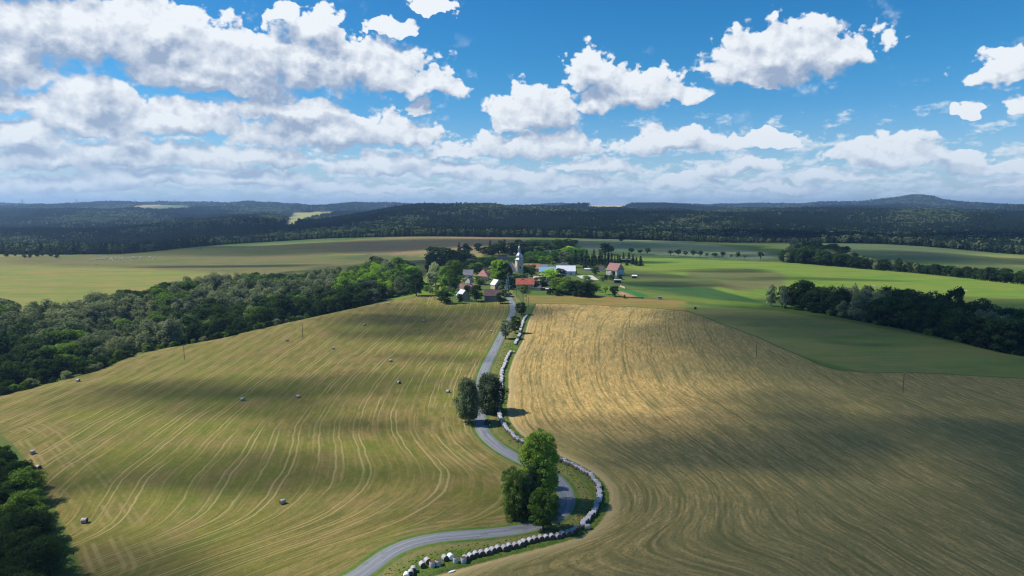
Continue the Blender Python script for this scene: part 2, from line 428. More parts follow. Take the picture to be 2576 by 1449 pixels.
# ---------------------------------------------------------------- ground mesh
def axis_pts(a, b, step, far0, far1, g):
    m = list(np.arange(a, b + 1e-6, step))
    s, v = step, m[-1]
    while v < far1: s *= g; v += s; m.append(v)
    s, v = step, m[0]; lo = []
    while v > far0: s *= g; v -= s; lo.append(v)
    return np.array(lo[::-1] + m)
gx = axis_pts(-250, 290, 1.7, -15000, 15000, 1.045)
gy = axis_pts(110, 520, 1.5, -3000, 19000, 1.03)
NX, NY = len(gx), len(gy)
XX, YY = np.meshgrid(gx, gy)
X = XX.ravel(); Y = YY.ravel()
Z = zf(X, Y)
PXX, PYY = PX(X, np.maximum(Y, 20), Z)
near = (Y < 1100) & (Y > -100) & (np.abs(X) < 900)
def nsdf(P, big=500.0):
    o = np.full(X.shape, -big); o[near] = sdf(X[near], Y[near], P); return o
SD_HAY, SD_STUB = nsdf(HAY), nsdf(STUB)
d_road = np.full(X.shape, 500.0); m = near; d_road[m] = seg_dist(X[m], Y[m], ROAD[::2]) - RW
d_edge = np.full(X.shape, 500.0); d_edge[m] = seg_dist(X[m], Y[m], EDGE)
# row coordinate of the left field: offset curves of the road close to it, straight bouts further out
ry = ROAD[:, 1]; o = np.argsort(ry); RYs, RXs = ry[o], ROAD[o, 0]
def gauss1(a, s):
    k = np.exp(-0.5 * (np.arange(-3*s, 3*s+1) / s) ** 2); k /= k.sum()
    return np.convolve(np.pad(a, 3*s, 'edge'), k, 'valid')
yy_ = np.arange(0, 900, 1.0)
rx_ = np.interp(yy_, RYs, RXs)
rx_s = gauss1(rx_, 9); rx_m = gauss1(rx_, 22); rx_l = gauss1(rx_, 45)
def warp(Xa, Ya):
    r0 = np.interp(Ya, yy_, rx_s); r1 = np.interp(Ya, yy_, rx_m); r2 = np.interp(Ya, yy_, rx_l)
    dist = np.abs(Xa - r0)
    w1 = np.clip(dist / 45, 0, 1); w1 = w1*w1*(3-2*w1); w2 = np.clip((dist - 30) / 110, 0, 1); w2 = w2*w2*(3-2*w2)
    r2 = np.interp(Ya, yy_, _far)
    return Xa - ((r0*(1-w1) + r1*w1)*(1-w2) + (r2 - 8)*w2)
_far = np.interp(yy_, [100, 140, 158, 174, 208, 260, 300, 450, 600], [62, 40, 27, 15, 3, 0, 0, -4, -8]); _far = gauss1(_far, 8)
ROW = warp(X, Y)
hd = np.clip((SD_HAY - 14) / 22, 0, 1)
# lower left the bouts swing round along the wood
wl = np.clip((SD_HAY - 10) / 16, 0, 1)
ex = np.array([np.interp(v, EDGE[np.argsort(EDGE[:, 1]), 1], EDGE[np.argsort(EDGE[:, 1]), 0]) for v in yy_])
ex_s = gauss1(ex, 8); ex_m = gauss1(ex, 24); ex_l = gauss1(ex, 70)
e0 = np.interp(Y, yy_, ex_s); e1 = np.interp(Y, yy_, ex_m); e2 = np.interp(Y, yy_, gauss1(np.interp(yy_, [100, 130, 190, 255, 315, 400, 480, 555, 700], [34, 28, 13, 6, -2, 8, 22, 42, 60]), 10))
de = np.abs(X - e0); w1 = np.clip(de / 40, 0, 1); w1 = w1*w1*(3-2*w1); w2 = np.clip((de - 8) / 80, 0, 1); w2 = w2*w2*(3-2*w2)
ROWS = X - ((e0*(1-w1) + e1*w1)*(1-w2) + e2*w2)

# colours of the land, one per vertex; soft edges
rc = np.zeros((len(X), 3))
def put(mask, col, soft=None):
    a = mask.astype(float)[:, None] if mask.dtype == bool else np.clip(mask, 0, 1)[:, None]
    rc[:] = rc * (1 - a) + np.array(col) * a
C_GRASS = (.085, .125, .030); C_OLIVE = (.150, .135, .042); C_MEADOW = (.085, .135, .040); C_FORESTFLOOR = (.030, .042, .018)
def ppoly(L):      # soft mask of a picture polygon laid on the land
    L = np.asarray(L, float)
    return inside(PXX, PYY, L) & (Y > 100)
put(np.ones(len(X), bool), C_GRASS)
c_ = bearing(X, Y); K4 = kval(_KY, c_)[:, 4]; K8 = kval(_KY, c_)[:, 8]; K12 = kval(_KY, c_)[:, 12]
put((Y > K12 + 8) & (Y > 900), C_FORESTFLOOR)
left = c_ < 1900
# left pasture with the flock
mL = left & (Y > K4 + 120) & (Y < K12 + 12)
put(mL, (.205, .205, .055))
put(ppoly([(0, 1010), (700, 995), (1180, 1000), (1750, 1012), (1690, 1070), (1500, 1120), (1100, 1090), (600, 1060), (0, 1040)]) & left, (.140, .135, .050))
put(ppoly([(-200, 1000), (900, 972), (1560, 935), (1640, 925), (700, 950), (-200, 985)]) & left, (.070, .115, .038))
put(ppoly([(1240, 982), (1380, 950), (1700, 928), (2090, 940), (1990, 1000), (1700, 1010), (1400, 1000), (1180, 990)]) & (Y < K12 + 12), (.225, .175, .085))
put(ppoly([(880, 985), (1250, 962), (1400, 975), (1200, 985)]) & left, (.225, .180, .075))
put(ppoly([(1450, 1000), (1780, 1015), (1700, 1040), (1300, 1020)]) & left, (.090, .115, .042))
# right of the village
put(ppoly([(2260, 945), (2470, 940), (2800, 962), (3000, 990), (3090, 1015), (2960, 1024), (2600, 1003), (2300, 985)]) & (Y < K12 + 15), (.150, .190, .105))
put(ppoly([(2240, 985), (2600, 1003), (2960, 1024), (3060, 1035), (2800, 1030), (2500, 1014)]), (.060, .105, .035))
put(ppoly([(2380, 1010), (2700, 1018), (3100, 1035), (4100, 1110), (4100, 1180), (3300, 1150), (2950, 1180), (2600, 1090), (2420, 1060)]) & (Y < K8 + 260), (.150, .215, .036))
put(ppoly([(2700, 1070), (2950, 1060), (3100, 1080), (3080, 1130), (2900, 1145), (2720, 1100)]), (.130, .135, .050))
put(ppoly([(2440, 1060), (2620, 1075), (2850, 1110), (2780, 1150), (2560, 1110), (2430, 1090)]), (.095, .118, .040))
put(ppoly([(2450, 1115), (2800, 1135), (3010, 1190), (2800, 1178), (2500, 1130)]), (.045, .100, .030))
put(ppoly([(2480, 1140), (2620, 1160), (3000, 1196), (2990, 1215), (2640, 1180), (2500, 1160)]), (.115, .170, .030))
put(ppoly([(2050, 1163), (2350, 1168), (2700, 1185), (2700, 1224), (2500, 1208), (2110, 1194), (2070, 1190)]), (.215, .165, .050))
put(ppoly([(2660, 1195), (3050, 1222), (3500, 1300), (4200, 1430), (4300, 1520), (3400, 1466), (3160, 1405), (2980, 1330), (2740, 1235)]) & (Y < K4 + 3), (.150, .170, .052))
put(ppoly([(3060, 1228), (3300, 1262), (3600, 1316), (4100, 1432), (4100, 1440), (3600, 1328), (3300, 1274), (3060, 1236)]) & (Y < K4 + 3), (.16, .16, .05))
put(ppoly([(3290, 938), (3520, 942), (4100, 1002), (4100, 1060), (3700, 1035), (3450, 1020), (3300, 975)]) & (Y < K12 + 20) & (Y > 900), (.095, .135, .055))
put(ppoly([(3780, 1000), (4100, 1000), (4100, 1060), (3850, 1035)]) & (Y < K12 + 20) & (Y > 900), (.190, .215, .062))
# garden strips
put(ppoly([(2432, 1135), (2470, 1138), (2560, 1165), (2500, 1172), (2438, 1150)]), (.040, .150, .040))
put(ppoly([(2434, 1147), (2448, 1148), (2512, 1170), (2470, 1171), (2440, 1158)]), (.42, .22, .13))
put(ppoly([(1640, 1112), (1720, 1090), (1765, 1120), (1700, 1160), (1640, 1168), (1560, 1185), (1500, 1170), (1560, 1140)]), (.13, .19, .030))
put(ppoly([(2375, 1120), (2440, 1130), (2430, 1165), (2330, 1160)]), (.10, .17, .03))
# far fields among the forest
FARF = [([(1115, 895), (1150, 838), (1230, 834), (1395, 832), (1330, 845), (1240, 860), (1180, 885)], (.34, .33, .12)),
        ([(530, 812), (620, 808), (760, 812), (770, 822), (640, 836), (560, 832), (510, 820)], (.16, .22, .09)),
        ([(525, 810), (640, 806), (625, 814), (530, 816)], (.5, .36, .16)),
        ([(2300, 826), (2330, 800), (2480, 800), (2480, 812), (2440, 830)], (.55, .42, .20)),
        ([(170, 822), (250, 819), (245, 828), (180, 830)], (.18, .22, .11)),
        ([(3040, 842), (3080, 836), (3110, 846), (3070, 850)], (.30, .30, .2))]
farmask = np.zeros(len(X), bool)
for L, col in FARF:
    mm = ppoly(L) & (Y > 2400); put(mm, col); farmask |= mm

_g = rc.reshape(NY, NX, 3); _keep = farmask.reshape(NY, NX)
for _ in range(2):
    _b = _g.copy(); _b[1:-1, 1:-1] = (_g[:-2, 1:-1] + _g[2:, 1:-1] + _g[1:-1, :-2] + _g[1:-1, 2:] + 2 * _g[1:-1, 1:-1]) / 6
    _b[_keep] = _g[_keep]; _g = _b
rc = _g.reshape(-1, 3)
def mesh_from(name, verts, faces, mats=(), smooth=False, fm=None):
    """verts (n,3) array, faces (m,3|4) array or list of lists"""
    me = bpy.data.meshes.new(name)
    verts = np.asarray(verts, np.float32)
    if isinstance(faces, np.ndarray):
        k = faces.shape[1]
        me.vertices.add(len(verts)); me.vertices.foreach_set('co', verts.ravel())
        me.loops.add(faces.size); me.loops.foreach_set('vertex_index', faces.astype(np.int32).ravel())
        me.polygons.add(len(faces)); me.polygons.foreach_set('loop_start', np.arange(0, faces.size, k, dtype=np.int32))
    else:
        me.from_pydata([tuple(map(float, v)) for v in verts], [], [tuple(int(i) for i in f) for f in faces])
    for mt in mats: me.materials.append(mt)
    if fm is not None: me.polygons.foreach_set('material_index', np.asarray(fm, np.int32))
    me.update(calc_edges=True)
    if smooth: me.polygons.foreach_set('use_smooth', np.ones(len(me.polygons), bool))
    return me
def link(name, data, parent=None, loc=None, rot=None, **props):
    ob = bpy.data.objects.new(name, data); COL.objects.link(ob)
    if loc is not None: ob.location = loc
    if rot is not None: ob.rotation_euler = rot
    if parent is not None: ob.parent = parent
    for k_, v_ in props.items(): ob[k_] = v_
    return ob
def new_mat(name):
    mt = bpy.data.materials.new(name); mt.use_nodes = True
    nt = mt.node_tree; nt.nodes.clear()
    out = nt.nodes.new('ShaderNodeOutputMaterial')
    return mt, nt, out
def attr(nt, name, col=False):
    n = nt.nodes.new('ShaderNodeAttribute'); n.attribute_name = name
    return V(nt, n.outputs['Color' if col else 'Fac'])
def pbsdf(nt, out, col, rough=0.9, bump=None, bstr=0.3, bdist=0.1, spec=0.2, metal=0.0):
    b = nt.nodes.new('ShaderNodeBsdfPrincipled')
    for s_, v_ in (('Base Color', col), ('Roughness', rough), ('Metallic', metal)):
        if isinstance(v_, V): nt.links.new(v_.o, b.inputs[s_])
        elif isinstance(v_, (tuple, list)): b.inputs[s_].default_value = (*v_[:3], 1)
        else: b.inputs[s_].default_value = v_
    b.inputs['Specular IOR Level'].default_value = spec
    if bump is not None:
        n = nt.nodes.new('ShaderNodeBump'); n.inputs['Strength'].default_value = bstr; n.inputs['Distance'].default_value = bdist
        nt.links.new(bump.o, n.inputs['Height']); nt.links.new(n.outputs[0], b.inputs['Normal'])
    nt.links.new(b.outputs[0], out.inputs[0])
    return b

def ground_material():
    mt, nt, out = new_mat('land')
    geo = nt.nodes.new('ShaderNodeNewGeometry'); P = V(nt, geo.outputs['Position'])
    hay, stub, row, rows, dr, deg = [attr(nt, a) for a in ('hay', 'stub', 'row', 'rows', 'droad', 'dedge')]
    rcol = attr(nt, 'rcol', True)
    n1 = noise(nt, P, 0.012, 4, 0.6); n2 = noise(nt, P, 0.06, 4, 0.6); n3 = noise(nt, P, 0.55, 3, 0.6); n4 = noise(nt, P, 2.6, 2, 0.6)
    # ---- hay field
    rw = row + (n2 - 0.5) * 2.6
    RC = comb(nt, rw * 0.42, sep(nt, P)[1] * 0.070, 0.0)
    streak = noise(nt, RC, 1.0, 4, 0.62)                 # mottling drawn out along the rows
    t = ((rw + 40.0) / 7.6).fract() * 7.6                # one bout
    l1 = 1.0 - (t - 2.6).abs().step(0.10, 0.55); l2 = 1.0 - (t - 4.7).abs().step(0.10, 0.55)
    brk = noise(nt, comb(nt, rw * 0.13, sep(nt, P)[1] * 0.016, 3.0), 1.0, 3, 0.6).step(0.36, 0.60)
    tr = (l1.max(l2)) * brk
    t2 = ((hay + 0.0) / 6.2).fract() * 6.2
    h1 = (1.0 - (t2 - 2.0).abs().step(0.25, 0.8)).max(1.0 - (t2 - 4.2).abs().step(0.25, 0.8)) * hay.step(24.0, 9.0) * n2.step(0.42, 0.62) * 0.6
    tr = tr.max(h1)
    cg = mixc(nt, streak.step(0.30, 0.70), (.112, .110, .026), (.250, .176, .050))
    cg = mixc(nt, noise(nt, P, 0.9, 4, 0.7).step(0.42, 0.64) * 0.35, cg, (.110, .095, .035))
    cg = mixc(nt, n1.step(0.40, 0.62) * 0.6, cg, (.160, .180, .020))
    cg = mixc(nt, n2.step(0.44, 0.68) * 0.62, cg, (.215, .152, .058))
    gp = noise(nt, comb(nt, rw * 0.10, sep(nt, P)[1] * 0.045, 2.0), 1.0, 4, 0.65)
    cg = mixc(nt, gp.step(0.50, 0.66) * 0.55, cg, (.105, .135, .020))
    cg = mixc(nt, n3.step(0.30, 0.75) * 0.30, cg, (.060, .078, .024))
    t6 = (rw / 2.53).fract() * 2.53
    cg = mixc(nt, (1.0 - (t6 - 1.2).abs().step(0.05, 0.5)) * streak.step(0.4, 0.6) * 0.20, cg, (.36, .28, .12))
    cg = mixc(nt, tr * 0.48, cg, (.44, .34, .150))
    # ---- stubble field
    sw = rows + (n2 - 0.5) * 2.2
    RS = comb(nt, sw * 0.75, sep(nt, P)[1] * 0.10, 0.0)
    st = noise(nt, RS, 1.0, 5, 0.66)
    t3 = (sw / 3.1).fract() * 3.1
    lines = (1.0 - (t3 - 1.2).abs().step(0.15, 0.7))
    t4 = (sw / 14.0).fract() * 14.0
    wheel = (1.0 - (t4 - 3.0).abs().step(0.2, 0.6)).max(1.0 - (t4 - 5.0).abs().step(0.2, 0.6))
    cs = mixc(nt, st.step(0.22, 0.78), (.250, .180, .056), (.660, .425, .150))  # pale straw made brighter to paint in the sunlit patch
    gr = noise(nt, P, 1.1, 4, 0.7)
    cs = mixc(nt, gr.step(0.40, 0.62) * 0.45, cs, (.150, .118, .048))
    shade_side = (sep(nt, P)[0] + (n1 - 0.5) * 90.0).step(45.0, 165.0).max((sep(nt, P)[1] + (n2 - 0.5) * 50.0).step(275.0, 215.0) * 0.8)  # mask: olive-brown stubble plus cloud shade painted in, outside the sunlit patch
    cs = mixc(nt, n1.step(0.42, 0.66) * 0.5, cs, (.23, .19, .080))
    cs = mixc(nt, shade_side * st.step(0.62, 0.42) * 0.6, cs, (.110, .125, .040))
    cs = mixc(nt, shade_side * 0.55, cs, (.185, .170, .066))
    st2 = noise(nt, comb(nt, sw * 0.30, sep(nt, P)[1] * 0.022, 9.0), 1.0, 4, 0.6)
    cs = mixc(nt, st2.step(0.50, 0.66) * 0.6, cs, (.120, .125, .042))
    cs = mixc(nt, n3.step(0.50, 0.75) * 0.40, cs, (.110, .105, .035))
    cs = mixc(nt, lines * n2.step(0.40, 0.62) * 0.16, cs, (.54, .40, .21))
    cs = mixc(nt, wheel * n2.step(0.30, 0.55) * 0.50, cs, (.115, .105, .035))
    t5 = (stub / 4.4).fract() * 4.4
    cs = mixc(nt, (1.0 - (t5 - 2.0).abs().step(0.3, 0.9)) * stub.step(26.0, 8.0) * n2.step(0.35, 0.6) * 0.6, cs, (.12, .115, .036))
    cs = mixc(nt, stub.step(5.0, 0.5) * deg.step(16.0, 8.0) * 0.7, cs, (.47, .345, .16))
    # ---- verge along the road: lush strip by the bales, dry strip by the asphalt
    cv = mixc(nt, noise(nt, P, 0.25, 5, 0.7).step(0.40, 0.62), (.062, .125, .020), (.140, .150, .036))
    dry = dr.step(0.9, 2.0) * dr.step(6.5, 3.2)
    cv = mixc(nt, dry * n3.step(0.2, 0.55) * 0.85, cv, (.215, .175, .070))
    cv = mixc(nt, dr.step(1.3, 0.0) * 0.9, cv, (.085, .175, .024))
    cv = mixc(nt, dr.step(0.45, -0.1) * n3.step(0.45, 0.6), cv, (.22, .20, .17))
    # ---- the rest
    co = mixc(nt, n2.step(0.35, 0.70) * 0.40, rcol, vm(nt, 'MULTIPLY', rcol, (1.5, 1.22, 1.05)))
    stp = noise(nt, vm(nt, 'MULTIPLY', P, (0.022, 0.075, 0.05)), 1.0, 6, 0.68)
    stq = noise(nt, vm(nt, 'MULTIPLY', P, (0.006, 0.022, 0.02)), 1.0, 4, 0.6)
    co = mixc(nt, stq.step(0.46, 0.62) * 0.75, co, vm(nt, 'MULTIPLY', rcol, (1.35, 1.0, 1.15)))
    co = mixc(nt, stp.step(0.48, 0.70) * 0.60, co, vm(nt, 'MULTIPLY', rcol, (0.62, 0.75, 0.8)))
    co = mixc(nt, n1.step(0.46, 0.66) * 0.35, co, vm(nt, 'MULTIPLY', rcol, (0.80, 1.15, 0.75)))
    co = mixc(nt, noise(nt, vm(nt, 'MULTIPLY', P, (0.010, 0.034, 0.02)), 1.0, 6, 0.7).step(0.47, 0.60) * 0.55, co, vm(nt, 'MULTIPLY', rcol, (0.60, 0.92, 0.55)))
    jit = (n3 - 0.5) * 1.4
    vmask = (dr + jit).step(6.6, 5.2).max((deg + jit).step(6.5, 5.0))
    vm_in = attr(nt, 'verge')
    vmask = vmask.max(vm_in.step(0.4, 0.6))
    c = mixc(nt, vmask, co, cv)
    c = mixc(nt, (hay + jit * 0.8).step(-0.5, 0.5), c, cg)
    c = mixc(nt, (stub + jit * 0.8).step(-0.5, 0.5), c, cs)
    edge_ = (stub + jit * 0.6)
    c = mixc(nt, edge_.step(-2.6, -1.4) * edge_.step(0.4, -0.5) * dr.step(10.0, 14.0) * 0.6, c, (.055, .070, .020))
    c = mixc(nt, n4.step(0.25, 0.8) * 0.22, c, vm(nt, 'MULTIPLY', c, (0.55, 0.6, 0.6)))
    pbsdf(nt, out, c, 0.95, bump=n4 + n3 * 2.0 + tr * 0.8, bstr=0.5, bdist=0.22, spec=0.08)
    return mt
M_LAND = ground_material()
# verge mask: between the road and the line of bales
VERGE = [tuple(p) for p in ROAD[(ROAD[:, 1] < 500)]] + [tuple(p) for p in EDGE[::-1]]
SD_V = nsdf(VERGE)
region = np.zeros(len(X), int)                       # 0 ground 1 hay 2 stubble 3 meadow 4 pasture 5 hills
region[(Y > K12 + 8) & (Y > 900)] = 5
region[left & (Y > K4 + 120) & (Y < K12 + 8)] = 4
region[(~left) & (Y > 760) & (Y < K12 + 8)] = 6
region[ppoly([(2660, 1195), (3050, 1222), (3500, 1300), (4200, 1430), (4300, 1520), (3400, 1466), (3160, 1405), (2980, 1330), (2740, 1235)]) & (Y < K4 + 3)] = 3
region[SD_HAY > 0] = 1; region[SD_STUB > 0] = 2
idx = np.arange(NX * NY).reshape(NY, NX)
Q = np.stack([idx[:-1, :-1], idx[:-1, 1:], idx[1:, 1:], idx[1:, :-1]], -1).reshape(-1, 4)
freg = region[Q[:, 0]]
VV = np.stack([X, Y, Z], 1)
# normals of the whole sheet, so that the pieces shade as one
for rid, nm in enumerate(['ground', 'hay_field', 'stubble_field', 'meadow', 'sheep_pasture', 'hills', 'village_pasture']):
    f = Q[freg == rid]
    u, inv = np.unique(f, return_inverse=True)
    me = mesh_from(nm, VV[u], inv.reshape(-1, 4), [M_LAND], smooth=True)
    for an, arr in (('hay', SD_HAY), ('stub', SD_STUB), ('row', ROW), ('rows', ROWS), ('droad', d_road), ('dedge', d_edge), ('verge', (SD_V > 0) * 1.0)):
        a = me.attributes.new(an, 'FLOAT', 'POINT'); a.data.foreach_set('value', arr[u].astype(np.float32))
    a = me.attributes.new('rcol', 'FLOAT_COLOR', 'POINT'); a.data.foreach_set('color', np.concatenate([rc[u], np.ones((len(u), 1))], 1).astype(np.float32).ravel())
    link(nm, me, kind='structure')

# ---------------------------------------------------------------- road
def road_material():
    mt, nt, out = new_mat('asphalt')
    geo = nt.nodes.new('ShaderNodeNewGeometry'); P = V(nt, geo.outputs['Position'])
    lat = attr(nt, 'lat'); lon = attr(nt, 'lon')
    R = comb(nt, lat * 1.6, lon * 0.045, 0.0)
    s = noise(nt, R, 1.0, 4, 0.6); n = noise(nt, P, 1.5, 3, 0.6); p = noise(nt, comb(nt, lat * 0.35, lon * 0.10, 5.0), 1.0, 2, 0.5)
    c = mixc(nt, s.step(0.3, 0.7), (.135, .142, .155), (.230, .236, .248))
    c = mixc(nt, (1.0 - (lat.abs() - 1.05).abs().step(0.1, 0.6)) * 0.28, c, (.29, .295, .30))
    c = mixc(nt, noise(nt, comb(nt, lat * 0.8, lon * 0.5, 2.0), 1.0, 5, 0.75).step(0.58, 0.66) * 0.45, c, (.085, .088, .095))
    c = mixc(nt, p.step(0.60, 0.62) * 0.45, c, (.105, .108, .115))
    c = mixc(nt, n.step(0.45, 0.8) * 0.3, c, (.11, .115, .12))
    c = mixc(nt, (lat.abs() + (n - 0.5) * 0.6).step(1.95, 2.35) * 0.7, c, (.175, .160, .125))
    pbsdf(nt, out, c, 0.75, bump=n, bstr=0.2, bdist=0.02, spec=0.35)
    return mt
lats = np.array([-RW - .5, -RW, -1.6, -.8, 0, .8, 1.6, RW, RW + .5]); lift = np.array([-.12, .05, .08, .10, .11, .10, .08, .05, -.12])
rv = []; la = []; lo_ = []
for i, (p, n) in enumerate(zip(ROAD, ROADN)):
    q = p[None] + n[None] * lats[:, None]
    rv.append(np.column_stack([q, zf(q[:, 0], q[:, 1]) + lift])); la += list(lats); lo_ += [i * 2.0] * 9
nR = len(ROAD); ii = np.arange(nR * 9).reshape(nR, 9)
F = np.stack([ii[:-1, :-1], ii[:-1, 1:], ii[1:, 1:], ii[1:, :-1]], -1).reshape(-1, 4)
me = mesh_from('road', np.concatenate(rv), F, [road_material()], smooth=True)
for an, arr in (('lat', la), ('lon', lo_)):
    a = me.attributes.new(an, 'FLOAT', 'POINT'); a.data.foreach_set('value', np.array(arr, np.float32))
link('road', me, kind='structure')
# ---------------------------------------------------------------- cumulus overhead, above the picture, whose shadows dapple the land
def cloud_material(dens):
    mt, nt, out = new_mat('cloud_vapour')
    v = nt.nodes.new('ShaderNodeVolumePrincipled')
    v.inputs['Color'].default_value = (.9, .92, .95, 1); v.inputs['Density'].default_value = dens; v.inputs['Anisotropy'].default_value = .5
    nt.links.new(v.outputs[0], out.inputs['Volume'])
    return mt
def build_clouds():
    rr = np.random.RandomState(4)
    bm = bmesh.new(); bmesh.ops.create_icosphere(bm, subdivisions=4, radius=1.0)
    bv = np.array([v.co[:] for v in bm.verts]); bf = np.array([[v.index for v in f.verts] for f in bm.faces]); bm.free()
    ALT = 1150.0
    # centre of the shadow on the land (x, y), half sizes, density
    for i, (x, y, ax, ay, dn) in enumerate(CLOUD_SHADOWS):
        k = [(rr.randn(3) * f, rr.rand() * 7, a) for f, a in ((2.2, .16), (2.2, .16), (3.5, .11), (3.5, .11), (6, .07), (6, .07), (10, .045), (10, .045), (16, .03))]
        r = 1 + sum(a * np.sin(bv @ kk + ph) for kk, ph, a in k)
        th = min(130.0, 0.7 * min(ax, ay) + 12)
        v = bv * r[:, None] * np.array([ax, ay, th]); v[:, 2] = np.maximum(v[:, 2], -0.25 * th)
        me = mesh_from('cloud', v, bf, [cloud_material(dn / th)], smooth=True)
        s = (ALT - 0) / SUN_DIR.z
        o = link('cloud', me, loc=(x + SUN_DIR.x * s, y + SUN_DIR.y * s, ALT), category='cloud', group='cumulus clouds above the picture',
                 label='white cumulus cloud high above the picture, shading the land below')
CLOUD_SHADOWS = [
 (335, 290, 240, 220, 1.3), (320, 520, 190, 110, .8), (145, 165, 128, 92, 1.2), (84, 232, 60, 24, .7), (100, 290, 34, 24, .4),
 (-120, 316, 90, 17, .5), (-150, 296, 70, 26, .40), (-85, 330, 50, 16, .3), (-95, 214, 62, 20, .5), (-50, 530, 90, 42, .55), (-95, 478, 55, 45, .8), (-62, 440, 50, 16, .3), (-45, 380, 30, 12, .3), (-70, 262, 34, 12, .35),
 (-260, 1290, 520, 150, 1.1), (-130, 900, 140, 80, 1.1), (-420, 960, 120, 22, .8), (20, 985, 170, 50, 1.2), (250, 1280, 260, 150, .9), (165, 715, 70, 24, .7), (260, 860, 80, 26, .5), (330, 780, 120, 18, .5), (150, 800, 60, 22, .5),
 (0, 1690, 900, 120, 1.8), (1000, 1650, 700, 150, 1.8), (-1100, 2300, 700, 380, 1.0), (620, 1150, 240, 130, 1.1),
 (-100, 150, 45, 20, .6), (-200, 190, 60, 24, .7), (350, 2500, 420, 160, 1.0)]
build_clouds()
def build_haze():
    bm = bmesh.new(); bmesh.ops.create_cube(bm, size=1.0)
    me = bpy.data.meshes.new('haze'); bm.to_mesh(me); bm.free()
    mt, nt, out = new_mat('air')
    v = nt.nodes.new('ShaderNodeVolumePrincipled')
    v.inputs['Color'].default_value = (.42, .66, 1.0, 1); v.inputs['Density'].default_value = HAZE; v.inputs['Anisotropy'].default_value = .2
    nt.links.new(v.outputs[0], out.inputs['Volume'])
    me.materials.append(mt)
    x0, x1, y0, y1, z0, z1 = gx[0] - 50, gx[-1] + 50, gy[0] - 50, gy[-1] + 50, float(Z.min()) - 4, float(Z.max()) + 90
    o = link('haze', me, loc=((x0+x1)/2, (y0+y1)/2, (z0+z1)/2), kind='stuff'); o.scale = (x1-x0, y1-y0, z1-z0)
HAZE = 7e-5
build_haze()
# ---------------------------------------------------------------- vegetation
def leaf_mat(name, c, var=0.35, transl=0.38):
    c = tuple(v * 1.3 for v in c)
    mt, nt, out = new_mat(name)
    oi = nt.nodes.new('ShaderNodeObjectInfo'); r = V(nt, oi.outputs['Random'])
    t = attr(nt, 'tint')
    f = t * 0.9 + r * 0.6 - 0.25
    lo = tuple(v * (1 - var) for v in c); hi = (c[0] * (1 + var * 1.5), c[1] * (1 + var), c[2] * (1 + var * .6))
    col = mixc(nt, f.clamp(), lo, hi)
    a = nt.nodes.new('ShaderNodeBsdfDiffuse'); b = nt.nodes.new('ShaderNodeBsdfTranslucent'); m = nt.nodes.new('ShaderNodeMixShader')
    nt.links.new(col.o, a.inputs[0]); nt.links.new(vm(nt, 'MULTIPLY', col, (1.3, 1.35, .7)).o, b.inputs[0])
    m.inputs[0].default_value = transl
    nt.links.new(a.outputs[0], m.inputs[1]); nt.links.new(b.outputs[0], m.inputs[2]); nt.links.new(m.outputs[0], out.inputs[0])
    return mt
L_ = {
 'dark': leaf_mat('leaves_dark', (.030, .058, .020)), 'mid': leaf_mat('leaves_mid', (.085, .150, .032)),
 'bright': leaf_mat('leaves_bright', (.23, .37, .040)), 'aspen': leaf_mat('leaves_aspen', (.21, .31, .06)), 'grey': leaf_mat('leaves_grey', (.140, .172, .105)), 'lit': leaf_mat('leaves_lit', (.155, .23, .055)),
 'pale': leaf_mat('leaves_pale', (.210, .260, .170)), 'birch': leaf_mat('leaves_birch', (.095, .130, .075)),
 'spruce': leaf_mat('needles', (.022, .044, .024), .3, .08), 'blue': leaf_mat('needles_blue', (.10, .17, .18), .3, .08),
 'rust': leaf_mat('leaves_rust', (.17, .12, .075)), 'fresh': leaf_mat('leaves_fresh', (.150, .265, .032)),
}
def bark_mat(name, c, c2, sc=8):
    mt, nt, out = new_mat(name)
    tc = nt.nodes.new('ShaderNodeTexCoord'); P = V(nt, tc.outputs['Object'])
    n = noise(nt, vm(nt, 'MULTIPLY', P, (1, 1, .35)), sc * 20, 3, .6)
    pbsdf(nt, out, mixc(nt, n.step(.4, .6), c, c2), .9, spec=.1)
    return mt
B_OAK = bark_mat('bark', (.075, .060, .048), (.13, .11, .09)); B_BIRCH = bark_mat('bark_birch', (.50, .48, .45), (.14, .13, .12), 3)

def leaf_mesh(centres, radii, n_per, size, rs_, squash=1.0, up=0.3, droop=0.0, normal_j=0.6, asp=1.6):
    """quads strewn over the shells of many small clumps"""
    n = len(centres) * n_per
    ci = np.repeat(np.arange(len(centres)), n_per)
    d = rs_.randn(n, 3); d /= np.linalg.norm(d, axis=1)[:, None]
    low = d[:, 2] < -0.35; d[low, 2] *= -0.6
    r = radii[ci] * (0.55 + 0.5 * rs_.rand(n) ** .6)
    P = centres[ci] + d * r[:, None] * np.array([1, 1, squash])
    if droop: P[:, 2] -= droop * rs_.rand(n) * radii[ci] * 2
    nrm = d + rs_.randn(n, 3) * normal_j + np.array([0, 0, up]); nrm /= np.linalg.norm(nrm, axis=1)[:, None]
    a = np.cross(nrm, rs_.randn(n, 3)); a /= np.linalg.norm(a, axis=1)[:, None]
    if droop: a = a * .4 + np.array([0, 0, -1.0]); a -= nrm * (a * nrm).sum(1)[:, None]; a /= np.linalg.norm(a, axis=1)[:, None] + 1e-6
    b = np.cross(nrm, a)
    s = size * (0.6 + 0.8 * rs_.rand(n))[:, None]
    q = np.stack([P - a*s*.5*asp, P + b*s*.42, P + a*s*.5*asp, P - b*s*.42], 1).reshape(-1, 3)
    tint = np.repeat(rs_.rand(len(centres)) * .75 + 0, n_per) + rs_.rand(n) * .25
    return q, np.repeat(tint, 4)
